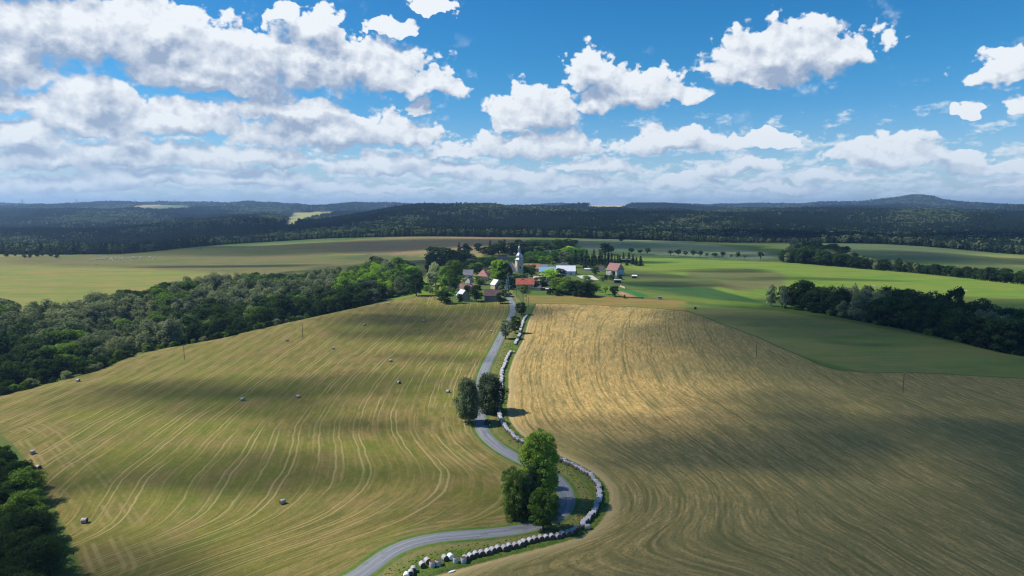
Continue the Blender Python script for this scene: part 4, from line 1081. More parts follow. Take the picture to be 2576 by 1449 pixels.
# shrubs along the edges of the woods
for i in range(60):
    c = -30 + 1250 * rv_.random(); yk = key(c, 4)
    tree('bush', AT(c, yk + 5 + 3 * rv_.random(), -.2), 2.6 + 2.2 * rv_.random(), rv_.choice(['dark', 'mid', 'dark', 'grey']), 'low bush at the foot of the long wood, ' + ('by the left picture border' if c < 150 else 'near the hunting hide' if c < 420 else 'below the leftmost pole' if c < 760 else 'left of the crest pole' if c < 1050 else 'right of the crest pole'), 'bushes along the foot of the long wood')
for i in range(24):
    c = 3080 + 960 * rv_.random(); yk = key(c, 4)
    tree('bush', AT(c, yk + 6 + 3 * rv_.random(), -.2), 3 + 2 * rv_.random(), rv_.choice(['dark', 'dark', 'mid']), 'low bush at the foot of the meadow wood, ' + ('near the pale birches' if c < 3300 else 'in its middle' if c < 3700 else 'towards the right border'), 'bushes along the foot of the right hand wood')
for i in range(16):
    c = 0 + 40 * i + 20 * rv_.random(); p = AT(c * .45 + 20, 1120 + 90 * rv_.random(), 0)
    if i < 12: tree('oak', p, 5 + 5 * rv_.random(), 'dark', 'dark tree on the rough bank above the flock', 'dark trees on the bank above the flock')
for i in range(5):
    tree_px('oak', -30 + 18 * i, 1212 + 6 * (i % 2), 1165 + 5 * i, 44, 'dark', 'dark tree at the left border below the sheep pasture', 'dark trees at the left border')

# ---- masses: one object each, copies of whole trees strewn over points
PROTO = {}
def proto_collection(nm, items):
    col = bpy.data.collections.new(nm)
    for i, (cm, tm, lf, bk) in enumerate(items):
        me = cm.copy(); me.materials.clear()
        bm = bmesh.new(); bm.from_mesh(cm); nf = len(bm.faces); bm.from_mesh(tm)
        bm.faces.ensure_lookup_table()
        for f in bm.faces[nf:]: f.material_index = 1
        me = bpy.data.meshes.new('wood_tree'); bm.to_mesh(me); bm.free()
        me.materials.append(L_[lf]); me.materials.append(bk)
        ob = bpy.data.objects.new('%s_%02d' % (nm, i), me); col.objects.link(ob)
    return col
def scatter_object(name, pts, h, w, idx, col, **props):
    me = bpy.data.meshes.new(name); me.vertices.add(len(pts)); me.vertices.foreach_set('co', np.asarray(pts, np.float32).ravel())
    a = me.attributes.new('scl', 'FLOAT_VECTOR', 'POINT'); a.data.foreach_set('vector', np.stack([w, w, h], 1).astype(np.float32).ravel())
    a = me.attributes.new('idx', 'INT', 'POINT'); a.data.foreach_set('value', np.asarray(idx, np.int32))
    a = me.attributes.new('rotz', 'FLOAT_VECTOR', 'POINT'); r = np.zeros((len(pts), 3)); r[:, 2] = np.random.RandomState(1).rand(len(pts)) * 6.28
    a.data.foreach_set('vector', r.astype(np.float32).ravel())
    ob = link(name, me, **props)
    ng = bpy.data.node_groups.new(name, 'GeometryNodeTree')
    ng.interface.new_socket('Geometry', in_out='INPUT', socket_type='NodeSocketGeometry'); ng.interface.new_socket('Geometry', in_out='OUTPUT', socket_type='NodeSocketGeometry')
    N = ng.nodes; gi = N.new('NodeGroupInput'); go = N.new('NodeGroupOutput')
    ip = N.new('GeometryNodeInstanceOnPoints'); ci = N.new('GeometryNodeCollectionInfo')
    ci.inputs['Collection'].default_value = col; ci.inputs['Separate Children'].default_value = True; ci.inputs['Reset Children'].default_value = True
    def na(nm_, ty):
        n = N.new('GeometryNodeInputNamedAttribute'); n.data_type = ty; n.inputs['Name'].default_value = nm_; return n.outputs['Attribute']
    m2p = N.new('GeometryNodeMeshToPoints')
    ng.links.new(gi.outputs[0], m2p.inputs['Mesh']); ng.links.new(m2p.outputs[0], ip.inputs['Points']); ng.links.new(ci.outputs[0], ip.inputs['Instance'])
    ip.inputs['Pick Instance'].default_value = True
    ng.links.new(na('idx', 'INT'), ip.inputs['Instance Index']); ng.links.new(na('scl', 'FLOAT_VECTOR'), ip.inputs['Scale'])
    e2r = N.new('FunctionNodeEulerToRotation'); ng.links.new(na('rotz', 'FLOAT_VECTOR'), e2r.inputs[0]); ng.links.new(e2r.outputs[0], ip.inputs['Rotation'])
    ng.links.new(ip.outputs[0], go.inputs[0])
    md = ob.modifiers.new('strew', 'NODES'); md.node_group = ng
    return ob
# woodland: what is left of the woods
LV = ['dark', 'mid', 'grey', 'birch', 'fresh']
wood_items = [PR[k][j] + (lf, B_OAK) for lf in LV for k in ('oak', 'tall') for j in (0, 1)]
wc = proto_collection('wood', wood_items)
R = {k: np.concatenate([r_[k] for r_ in rest]) for k in WL}
px, py = PX(R['x'], R['y'], zf(R['x'], R['y']))
ix = np.array([LV.index(l) * 4 + (0 if k in ('oak', 'wood_near') else 2) for l, k in zip(R['leaf'], R['kind'])]) + rw_.randint(0, 2, len(R['x']))
scatter_object('woodland', np.stack([R['x'], R['y'], zf(R['x'], R['y']) - .2], 1), R['h'], R['h'] * 1.05, ix, wc, kind='stuff', label='the remaining trees of the woods behind the fields')
# forest: simpler trees by the ten thousand
FR = [make_spruce(200+i, .19, 13, 3, .085) + ('spruce', B_OAK) for i in range(3)] + [make_tree('tall', 210+i, .30, .12, 16, 26, .075, .13, limbs=0) + (lf, B_OAK) for i, lf in enumerate(('dark', 'birch', 'grey'))] \
   + [make_tree('oak', 220+i, .42, .12, 16, 26, .085, .16, limbs=0) + (lf, B_OAK) for i, lf in enumerate(('birch', 'dark'))]
fc = proto_collection('forest', FR)
PX_, PY_, PH, PI_, PW = [], [], [], [], []
rf_ = np.random.RandomState(8)
bands = [(880, 1900, 8.0), (1900, 2500, 9.5), (2500, 3300, 11.5), (3300, 4300, 15), (4300, 5600, 19), (5600, 7300, 25), (7300, 9500, 32)]
for y0, y1, d in bands:
    def fo(x, y):
        c = bearing(x, y); K = kval(_KY, c)
        m = (c > -700) & (c < 4740) & (y > K[:, 12] + 10 + 8 * np.sin(x / 40))
        return m
    xm = (2800 / FPX) * y1
    x, y = scatter_pts(fo, -xm, xm, y0, y1, d, rf_)
    z = zf(x, y); px, py = PX(x, y, z)
    bad = np.zeros(len(x), bool)
    for L, _c in FARF: bad |= inside(px, py, np.array(L, float))
    bad |= (wob(x, y, 300) > .93) & (y > 2600)
    x, y, z = x[~bad], y[~bad], z[~bad]; n = len(x)
    t = wob(x, y, 110 + .03 * y) * .6 + wob(x + 500, y, 37) * .25 + rf_.rand(n) * .25
    c = bearing(x, y); K = kval(_KY, c); ed = (y - K[:, 12]) < 45
    con = t > .50
    con = np.where(ed, rf_.rand(n) > .62, con)
    idx = np.where(con, rf_.randint(0, 3, n), rf_.randint(3, 8, n))
    h = np.where(con, 21, 17) * (d / 10) ** .35 + rf_.randn(n) * 2.3
    h = np.where(wob(x, y, 190) > .72, h * .62, h)
    w = h * np.where(con, 1.0, 1.0) * (d / 8.0) ** .75
    PX_.append(np.stack([x, y, z - .3], 1)); PH.append(h); PW.append(w); PI_.append(idx)
scatter_object('forest', np.concatenate(PX_), np.concatenate(PH), np.concatenate(PW), np.concatenate(PI_), fc, kind='stuff', label='dark conifer and mixed forest rolling to the horizon')
print('FOREST', sum(len(a) for a in PX_), 'WOODREST', len(R['x']), len(WL['x']), len(WR['x']), len(WB['x']), len(WN['x']))
# ---------------------------------------------------------------- plain materials
def flat_mat(name, c, rough=.8, var=.15, sc=1.2, spec=.2, metal=0.0, stripe=None, c2=None):
    mt, nt, out = new_mat(name)
    tc = nt.nodes.new('ShaderNodeTexCoord'); P = V(nt, tc.outputs['Object'])
    n = noise(nt, P, sc, 4, .62); n2 = noise(nt, P, sc * 6, 2, .6)
    c2 = c2 or tuple(v * (1 - var * 2) for v in c)
    col = mixc(nt, n.step(.38, .66), c, c2)
    col = mixc(nt, n2.step(.4, .8) * .35, col, tuple(v * (1 - var) for v in c))
    b = n2
    if stripe:        # courses of tiles or seams of sheet metal, as fine relief and grain
        ax, per = stripe
        t = (sep(nt, P)[ax] / per).fract()
        l = 1.0 - (t - .5).abs().step(.30, .48)
        col = mixc(nt, (1.0 - l) * .35, col, tuple(v * .55 for v in c)); b = l
    pbsdf(nt, out, col, rough, bump=b, bstr=.4, bdist=.04, spec=spec, metal=metal)
    return mt
M = {
 'white': flat_mat('white_plaster', (.66, .64, .60), var=.08), 'cream': flat_mat('cream_plaster', (.62, .50, .30), var=.08), 'ochre': flat_mat('ochre_plaster', (.66, .52, .26), var=.08),
 'beige': flat_mat('beige_plaster', (.46, .37, .27), var=.12), 'grey_wall': flat_mat('grey_plaster', (.34, .31, .28), var=.12), 'tower': flat_mat('tower_plaster', (.60, .50, .42), var=.1, sc=.4), 'stone': flat_mat('rubble_wall', (.33, .24, .21), sc=3, var=.2),
 'red': flat_mat('red_tiles', (.42, .115, .075), sc=.5, var=.12, stripe=(2, .55)), 'pink': flat_mat('faded_red_tiles', (.48, .24, .20), sc=.6, var=.12, stripe=(2, .5)),
 'palepink': flat_mat('pale_tiles', (.56, .42, .36), sc=.6, var=.1, stripe=(2, .5)), 'brown': flat_mat('brown_tiles', (.135, .085, .085), sc=.6, var=.15, stripe=(2, .5)),
 'orange': flat_mat('orange_tiles', (.50, .20, .11), sc=.6, var=.15, stripe=(2, .5)), 'rust': flat_mat('rusty_tiles', (.33, .13, .08), sc=.6, c2=(.50, .25, .10)),
 'grey': flat_mat('grey_slates', (.27, .265, .27), sc=.6, stripe=(2, .5)), 'dark': flat_mat('dark_slates', (.10, .095, .10), sc=.6, stripe=(2, .5)),
 'metal': flat_mat('sheet_roof', (.55, .58, .62), rough=.45, spec=.5, var=.08, stripe=(0, .9)), 'blue': flat_mat('blue_sheet_roof', (.22, .42, .62), rough=.45, spec=.5, var=.08, stripe=(0, .9)),
 'palemetal': flat_mat('white_sheet_roof', (.70, .73, .76), rough=.5, spec=.4, var=.06, stripe=(0, .9)), 'zinc': flat_mat('zinc_dome', (.48, .54, .60), rough=.28, spec=.6, metal=.75, var=.1),
 'glass': flat_mat('window_glass', (.015, .018, .022), rough=.12, spec=.7, var=.1), 'frame': flat_mat('white_frame', (.75, .74, .70), var=.05), 'door': flat_mat('brown_door', (.14, .08, .05)),
 'wood': flat_mat('weathered_wood', (.13, .10, .08), sc=4), 'darkwood': flat_mat('tarred_wood', (.028, .026, .028), sc=3), 'concrete': flat_mat('concrete', (.50, .48, .44), sc=.4, var=.08),
 'green': flat_mat('green_sheet', (.05, .17, .09)), 'steel': flat_mat('galvanised_steel', (.35, .37, .40), rough=.4, spec=.5, metal=.5), 'gold': flat_mat('gilding', (.75, .55, .18), rough=.3, metal=.9),
 'tile_ridge': flat_mat('ridge_tiles', (.60, .56, .52)), 'pinkrow': flat_mat('pink_boards', (.65, .45, .38)),
}
def box(x0, x1, y0, y1, z0, z1):
    v = [(x0, y0, z0), (x1, y0, z0), (x1, y1, z0), (x0, y1, z0), (x0, y0, z1), (x1, y0, z1), (x1, y1, z1), (x0, y1, z1)]
    return v, [(0, 3, 2, 1), (4, 5, 6, 7), (0, 1, 5, 4), (1, 2, 6, 5), (2, 3, 7, 6), (3, 0, 4, 7)]
def part(name, geo, mat, parent, **kw):
    v, f = geo
    return link(name, mesh_from(name, v, f, [M[mat] if isinstance(mat, str) else mat]), parent, **kw)
def window(e, x, z, w=1.0, h=1.3, y=0.0, frame='frame', side=None):
    """on the front wall (side None) or on a gable (side = +1 / -1, x then runs along y)"""
    def pl(geo):
        if side is None: return geo
        v, f = geo; X0 = y
        return [(X0 - side * (b_), a_, c_) for a_, b_, c_ in v], (f if side > 0 else f)
    if side is None:
        fr = merge([box(x-w/2-.16, x-w/2, y-.07, y+.05, z-.16, z+h+.16), box(x+w/2, x+w/2+.16, y-.07, y+.05, z-.16, z+h+.16), box(x-w/2, x+w/2, y-.07, y+.05, z+h, z+h+.16), box(x-w/2, x+w/2, y-.11, y+.05, z-.16, z), box(x-.04, x+.04, y-.06, y+.04, z, z+h)])
        gl = box(x-w/2, x+w/2, y-.03, y+.03, z, z+h)
    else:
        s = side
        def b(a0, a1, d0, d1, z0, z1):
            xs = sorted((y + s*d0, y + s*d1)); return box(xs[0], xs[1], a0, a1, z0, z1)
        fr = merge([b(x-w/2-.16, x-w/2, -.05, .07, z-.16, z+h+.16), b(x+w/2, x+w/2+.16, -.05, .07, z-.16, z+h+.16), b(x-w/2, x+w/2, -.05, .07, z+h, z+h+.16), b(x-w/2, x+w/2, -.05, .11, z-.16, z), b(x-.04, x+.04, -.04, .06, z, z+h)])
        gl = b(x-w/2, x+w/2, -.03, .03, z, z+h)
    o = part('window', fr, frame, e); part('pane', gl, 'glass', o)
def house(p, W, D, hw, hr, rot, wall, roof, label, hip=0.0, wins=(), gwins=(), chim=(), door=None, name='house', upper=None, over=.45, hipf=None, cat='house'):
    """gabled house: ridge along local x, front wall at -y, middle of the front foot at p"""
    e = link(name, None, loc=(p[0], p[1], p[2]), rot=(0, 0, rot), label=label, category=cat)
    x0, x1, y0, y1 = -W/2, W/2, 0.0, D
    yc = D/2
    v = [(x0, y0, -1.5), (x1, y0, -1.5), (x1, y1, -1.5), (x0, y1, -1.5), (x0, y0, hw), (x1, y0, hw), (x1, y1, hw), (x0, y1, hw)]
    f = [(0, 1, 5, 4), (2, 3, 7, 6)]
    g = 1 - min(1, hip * 2 / W) if hip else 1
    if hip: f += [(1, 2, 6, 5), (3, 0, 4, 7)]
    else:
        v += [(x0, yc, hw + hr), (x1, yc, hw + hr)]; f += [(1, 2, 6, 9, 5), (3, 0, 4, 8, 7)]
    part('wall', (v, f), wall, e)
    if upper and not hip:
        for s, xx in ((1, x1), (-1, x0)):
            xs = (xx - .02, xx + .03) if s > 0 else (xx - .03, xx + .02)
            vv = [(a, b, c) for a in xs for b, c in ((y0 + .02, hw), (y1 - .02, hw), (yc, hw + hr - .05))]
            part('gable_wall', (vv, [(0, 1, 2), (3, 5, 4), (0, 3, 4, 1), (1, 4, 5, 2), (2, 5, 3, 0)]), upper, e)
    o = over; t = .22; k = hr / (D/2)
    if not hip:
        rv = []
        for zz in (t, 0):
            rv += [(x0-o, y0-o, hw - o*k + zz), (x1+o, y0-o, hw - o*k + zz), (x1+o, yc, hw + hr + zz), (x0-o, yc, hw + hr + zz), (x1+o, y1+o, hw - o*k + zz), (x0-o, y1+o, hw - o*k + zz)]
        rf = [(0, 1, 2, 3), (3, 2, 4, 5), (7, 6, 9, 8), (8, 9, 11, 10), (0, 6, 7, 1), (1, 7, 8, 2), (2, 8, 10, 4), (4, 10, 11, 5), (5, 11, 9, 3), (3, 9, 6, 0)]
        ro = part('roof', (rv, rf), roof, e)
        part('ridge', box(x0-o, x1+o, yc-.16, yc+.16, hw+hr+t-.08, hw+hr+t+.09), 'tile_ridge' if roof not in ('dark', 'brown') else roof, ro)
    else:
        hx = hip
        rv = [(x0-o, y0-o, hw - o*k + t), (x1+o, y0-o, hw - o*k + t), (x1+o, y1+o, hw - o*k + t), (x0-o, y1+o, hw - o*k + t), (x0+hx, yc, hw+hr+t), (x1-hx, yc, hw+hr+t),
              (x0-o, y0-o, hw - o*k), (x1+o, y0-o, hw - o*k), (x1+o, y1+o, hw - o*k), (x0-o, y1+o, hw - o*k)]
        rf = [(0, 1, 5, 4), (1, 2, 5), (2, 3, 4, 5), (3, 0, 4), (0, 6, 7, 1), (1, 7, 8, 2), (2, 8, 9, 3), (3, 9, 6, 0), (9, 8, 7, 6)]
        ro = part('roof', (rv, rf), roof, e)
    for cx in chim: part('chimney', box(cx-.35, cx+.35, yc-1.2, yc-.5, hw+hr-1.2, hw+hr+1.3), 'stone', ro)
    for w in wins: window(e, *w)
    for (s, a, z, w, h) in gwins: window(e, a, z, w, h, y=(x1 if s > 0 else x0), side=s)
    if door is not None: part('door', box(door-.55, door+.55, -.06, .05, 0, 2.1), 'door', e)
    return e
def foot(px, py): return G(px, py)
D = math.radians
# yellow two storey house with the red roof
W2 = [(x, z, .95, 1.25) for z in (1.2, 4.0) for x in (-6.2, -2.4, 2.6, 6.4)]
house(foot(2067, 1143), 17.5, 10, 5.9, 5.2, D(-2), 'ochre', 'red', 'yellow two storey house with a red tiled roof', wins=W2, gwins=[(1, 4, 1.2, .9, 1.2), (1, 6.6, 4.0, .9, 1.2)], chim=(-3,), door=0.2)
house(foot(1940, 1186), 14.5, 9, 5.0, 4.6, D(0), 'stone', 'brown', 'stone barn with a big dark brown roof beside the road', gwins=[(1, 4, 2.0, .8, .9)], name='barn', cat='barn')
house(foot(1840, 1152), 14.0, 8, 3.2, 5.2, D(3), 'white', 'pink', 'white cottage with a faded pink tiled roof', wins=[(-4.5, 1, .9, 1.2), (-1.5, 1, .9, 1.2), (3.5, 1, .9, 1.2)], chim=(3,))
house(G(1806, 1183), 10, 8.6, 4.4, 4.9, D(-62), 'beige', 'metal', 'barn with a pale blue sheet roof, gable towards the mown field', gwins=[(-1, 4.3, 4.6, .8, .9), (-1, 2.6, 1.2, .9, 1.1)], name='barn', cat='barn')
house(G(1940, 1138), 9, 8, 4.6, 4.6, D(-60), 'beige', 'palemetal', 'small house with a whitish roof, beige gable turned to the road', gwins=[(-1, 4, 4.9, .7, .9)], chim=())
house(G(1898, 1104), 12.5, 12, 4.4, 6.4, D(-6), 'cream', 'pink', 'cream house with a tiled hip roof and a small dormer', hip=5.5, wins=[(-3.5, 1.2, .9, 1.3), (0, 1.2, .9, 1.3), (3.5, 1.2, .9, 1.3)])
house(G(1926, 1090), 10, 8, 4.0, 5.5, D(35), 'beige', 'orange', 'house with an orange tiled roof behind the linden')
house(G(1842, 1091), 12, 8, 2.8, 5.4, D(0), 'white', 'grey', 'cottage with a plain grey roof behind the large linden', wins=[(-2, 1, .8, 1), (2, 1, .8, 1)])
house(G(1858, 1112), 8, 6, 3.0, 3.4, D(60), 'white', 'pink', 'low annex with a reddish roof and white end wall')
house(G(1834, 1055), 5, 4, 2.2, 2.2, D(-35), 'grey_wall', 'metal', 'small shed with a bright sheet roof in the trees', name='shed', cat='shed')
house(G(1978, 1032), 12.5, 9, 3.6, 5.4, D(0), 'white', 'dark', 'old farmhouse with a dark slate roof behind the linden', chim=(-1,), wins=[(-3, 1, .8, 1.1), (3, 1, .8, 1.1)])
house(G(2108, 1018), 8, 7, 3.6, 5.0, D(-70), 'white', 'grey', 'house showing only a grey gable roof above the green thicket', gwins=[(-1, 3.5, 4.0, .8, 1)])
house(G(2157, 1010), 10, 8, 4, 4.8, D(5), 'white', 'grey', 'left one of the two grey roofed houses above the thicket', chim=(2,))
house(G(2190, 1012), 11, 8, 4, 5, D(38), 'white', 'grey', 'right one of the two grey roofed houses, white gable to the right', gwins=[(1, 4, 1.4, .9, 1.1), (1, 4, 4.2, .8, 1)], chim=(-2,))
house(G(2028, 1064), 12, 8, 3.5, 3.6, D(-8), 'beige', 'rust', 'low building with a rust red roof left of the church tower')
house(G(2096, 1070), 17, 9, 4.2, 5.4, D(-4), 'beige', 'rust', 'long house with a patchy rust red roof right of the church tower')
house(G(2137, 1068), 11, 8, 3.8, 4.2, D(-2), 'beige', 'grey', 'grey roofed end of the long house right of the church')
house(G(2156, 1086), 19.5, 11, 4.6, 5.4, D(-2), 'white', 'blue', 'left half of the long barn, with a sky blue sheet roof', wins=[(-6, 1.4, 1, 1.1), (-1, 1.4, 1, 1.1), (5, 1.4, 1, 1.1)], name='barn', cat='barn')
house(G(2228, 1084), 22, 12, 5.0, 5.9, D(-4), 'white', 'palemetal', 'right half of the long barn, with a white sheet roof', wins=[(6.0, 1.0, 1.4, 2.2), (8.5, 2.6, .8, 1.1), (-8, 1.4, 1, 1.1)], gwins=[(1, 6, 5.5, .9, 1.2)], name='barn', cat='barn', upper='beige')
house(G(2221, 1066), 17, 11, 5.0, 5.2, D(-4), 'beige', 'dark', 'house with a dark brown hip roof behind the long barn', hip=6, chim=(0,))
house(G(2120, 1126), 15, 9.5, 3.2, 6.0, D(-28), 'white', 'palepink', 'house with a pale pink weathered roof behind the yellow house', gwins=[(1, 4.5, 1.1, 1, 1.2), (1, 4.5, 4.4, .8, 1)])
house(G(2408, 1083), 16, 13.5, 6.0, 7.6, D(-46), 'white', 'pink', 'white house with pinkish roof and tan gable, right end of the village', wins=[(-5.5, 1.2, .9, 1.3), (-2.2, 1.2, .9, 1.3), (1.2, 1.2, .9, 1.3), (4.6, 1.2, .9, 1.3), (-5.5, 3.8, .9, 1.2), (1.2, 3.8, .9, 1.2)],
      gwins=[(1, 5.0, 7.6, 1.0, 1.3), (1, 4, 1.2, 1, 2.2)], upper='beige')
house(G(2361, 1068), 9, 7, 3.0, 3.8, D(-10), 'white', 'brown', 'low annex with a brown roof left of the white house')
# lean-to sheds
def leanto(p, W, Dp, h0, h1, rot, wall, roof, label, open_front=False, name='shed', posts=0):
    e = link(name, None, loc=p, rot=(0, 0, rot), label=label, category='shed')
    x0, x1 = -W/2, W/2
    if open_front:
        part('back_wall', box(x0, x1, Dp-.15, Dp, -.8, h1-.25), wall, e)
        for i in range(posts): part('post', box(x0 + (W-.3)*i/(posts-1), x0 + (W-.3)*i/(posts-1) + .3, 0, .3, -.8, h0 - .05), 'wood', e)
    else:
        v = [(x0, 0, -.8), (x1, 0, -.8), (x1, Dp, -.8), (x0, Dp, -.8), (x0, 0, h0), (x1, 0, h0), (x1, Dp, h1), (x0, Dp, h1)]
        part('wall', (v, [(0, 1, 5, 4), (1, 2, 6, 5), (2, 3, 7, 6), (3, 0, 4, 7)]), wall, e)
    o = .4; k = (h1-h0)/Dp
    v = [(x0-o, -o, h0-o*k), (x1+o, -o, h0-o*k), (x1+o, Dp+o, h1+o*k), (x0-o, Dp+o, h1+o*k)]
    v += [(a, b, c+.18) for a, b, c in v]
    part('roof', (v, [(3, 2, 1, 0), (4, 5, 6, 7), (0, 1, 5, 4), (1, 2, 6, 5), (2, 3, 7, 6), (3, 0, 4, 7)]), roof, e)
    return e
e = leanto(G(2112, 1144), 9, 7, 2.6, 5.0, D(-6), 'cream', 'dark', 'shed with a dark sloping roof and pale yellow wall beside the yellow house'); window(e, -2.5, .8, 1.2, 1.2)
leanto(G(2140, 1144), 6, 4, 2.4, 2.9, 0, 'darkwood', 'red', 'small shed with a red roof next to the pale yellow wall', open_front=True, posts=3)
leanto(G(2160, 1146), 5.5, 3.6, 1.9, 2.4, 0, 'green', 'metal', 'low greenish hut with a pale roof at the hedge')
leanto(G(2230, 1146), 4, 3, 2.3, 2.6, D(-5), 'darkwood', 'palemetal', 'open garden shelter with a white roof between the bushes', open_front=True, posts=3)
leanto(G(2432, 1114), 7.2, 5.5, 2.9, 3.4, D(-8), 'darkwood', 'metal', 'black wooden shed with a flat pale roof on the pasture edge', name='shed')
leanto(G(2498, 1096), 5.2, 4.6, 2.6, 3.3, D(-10), 'darkwood', 'palemetal', 'small dark shed with a bright roof, farther right on the pasture', name='shed')
leanto(G(2470, 1034), 20, 9, 3.6, 4.6, D(-12), 'darkwood', 'grey', 'long open cattle shed with grey roof among spruces', open_front=True, posts=6, name='cattle_shed')
leanto(G(2318, 1066), 10, 4, 2.0, 2.6, D(-8), 'white', 'palemetal', 'white low store behind the yard')
# straw heap seen in the cattle shed
# round roofed green hut
e = link('garage', None, loc=G(2441, 1078), rot=(0, 0, D(-35)), label='round topped green hut right of the white house', category='hut')
arc = [(cos(a) * 3.2, sin(a) * 3.6) for a in np.linspace(0, pi, 11)]
v = [(x, 0, z - .3) for x, z in arc] + [(x, 6, z - .3) for x, z in arc]
part('shell', (v, [(i, i+1, i+12, i+11) for i in range(10)]), 'green', e)
part('end_wall', ([(x*.98, .05, z*.98 - .3) for x, z in arc] + [(x*.98, .15, z*.98-.3) for x, z in arc], [tuple(range(11)), tuple(range(21, 10, -1))]), 'stone', e)
# pale yard slab
q = [G(2268, 1085), G(2332, 1084), G(2358, 1103), G(2300, 1103)]
sv = []
for i in range(9):
    for j in range(5):
        a, b = i/8, j/4
        P_ = (q[0]*(1-a) + q[1]*a)*(1-b) + (q[3]*(1-a) + q[2]*a)*b
        sv.append((P_.x, P_.y, zs(P_.x, P_.y) + .12))
link('yard_slab', mesh_from('yard_slab', sv, [(i*5+j, i*5+j+1, i*5+j+6, i*5+j+5) for i in range(8) for j in range(4)], [M['concrete']]), kind='structure')
# ---- church
ch = link('church', None, loc=AT(2044, 738, 0), rot=(0, 0, D(19)), label='white village church with a zinc onion dome on a square tower', category='church')
ch.scale = (1.07, 1.07, 1.0); tw = 3.2; TH = 22.6
part('tower_wall', merge([box(-tw, tw, -tw, tw, -2, 9.6), box(-tw-.12, tw+.12, -tw-.12, tw+.12, 9.6, 10.0), box(-tw+.05, tw-.05, -tw+.05, tw-.05, 10.0, TH-.7), box(-tw-.25, tw+.25, -tw-.25, tw+.25, TH-.7, TH)]), 'tower', ch)
for s_, nx_, ny_ in ((0, 0, -1), (1, -1, 0), (2, 1, 0)):
    pts = [(-.62, 12.6), (.62, 12.6), (.62, 15.0)] + [(.62*cos(a), 15.0 + .62*sin(a)) for a in np.linspace(.3, pi-.3, 5)] + [(-.62, 15.0)]
    def q3(a, d, z): return (a if ny_ else nx_*(tw+d), ny_*(tw+d) if ny_ else a, z)
    vv = [q3(a, -.2, z) for a, z in pts] + [q3(a, .0, z) for a, z in pts]; n_ = len(pts)
    wo = part('belfry_window', (vv, [tuple(range(n_)), tuple(range(2*n_-1, n_-1, -1))] + [(i, (i+1) % n_, n_+(i+1) % n_, n_+i) for i in range(n_)]), 'glass', ch)
def lathe(prof, n, rot=0.0, sq=0.0):
    v, f = [], []
    for r, z in prof:
        for k in range(n):
            a = 2*pi*k/n + rot; v.append((r*cos(a), r*sin(a), z))
    for i in range(len(prof)-1):
        for k in range(n): f.append((i*n+k, i*n+(k+1) % n, (i+1)*n+(k+1) % n, (i+1)*n+k))
    f.append(tuple(range((len(prof)-1)*n, len(prof)*n)))
    return v, f
z0 = TH
part('onion_dome', lathe([(4.75, z0-.1), (4.55, z0+.25), (3.6, z0+1.1), (3.05, z0+1.9), (3.25, z0+2.6), (3.5, z0+3.5), (3.45, z0+4.3), (3.0, z0+5.2), (2.1, z0+6.2), (1.35, z0+7.2), (1.05, z0+8.0), (1.0, z0+8.4)], 8, pi/8), 'zinc', ch)
lan = part('lantern', lathe([(1.35, z0+8.4), (1.4, z0+8.7), (1.0, z0+8.8)], 8, pi/8), 'zinc', ch)
for k in range(8):
    a = 2*pi*k/8 + pi/8; part('lantern_post', box(.95*cos(a)-.12, .95*cos(a)+.12, .95*sin(a)-.12, .95*sin(a)+.12, z0+8.7, z0+11.1), 'zinc', lan)
part('lantern_roof', lathe([(1.55, z0+11.1), (1.5, z0+11.35), (.8, z0+11.8), (.85, z0+12.3), (1.1, z0+12.9), (.95, z0+13.4), (.4, z0+14.2), (.16, z0+15.6), (.08, z0+16.4)], 8, pi/8), 'zinc', ch)
bm = bmesh.new(); bmesh.ops.create_icosphere(bm, subdivisions=2, radius=.38); mb = bpy.data.meshes.new('ball'); bm.to_mesh(mb); bm.free(); mb.materials.append(M['gold'])
link('ball', mb, ch, loc=(0, 0, z0+16.5))
part('cross', merge([box(-.08, .08, -.08, .08, z0+16.8, z0+18.6), box(-.5, .5, -.07, .07, z0+17.8, z0+17.95)]), 'gold', ch)
# nave, to the left and behind the tower
nv = link('nave', None, ch, loc=(-9.4, 2.5, 0), rot=(0, 0, D(0)))
part('nave_wall', box(-6.5, 6.2, -5, 5, -2, 9.0), 'white', ch).location = (-9.4, 2.5, 0)
bpy.data.objects.remove(nv)
rv = [(-7, -5.6, 8.8), (6.2, -5.6, 8.8), (6.2, 5.6, 8.8), (-7, 5.6, 8.8), (-2.0, 0, 19.5), (2.6, 0, 19.5)]
o = part('nave_roof', (rv, [(0, 1, 5, 4), (1, 2, 5), (2, 3, 4, 5), (3, 0, 4), (3, 2, 1, 0)]), 'grey', ch); o.location = (-9.4, 2.5, 0)
def bar(a, b, r=.22): return tube([a, b], [r, r], 4)
o = part('hip_ridge', merge([bar(rv[0], rv[4]), bar(rv[1], rv[5]), bar(rv[4], rv[5])]), 'white', ch); o.location = (-9.4, 2.5, .1)
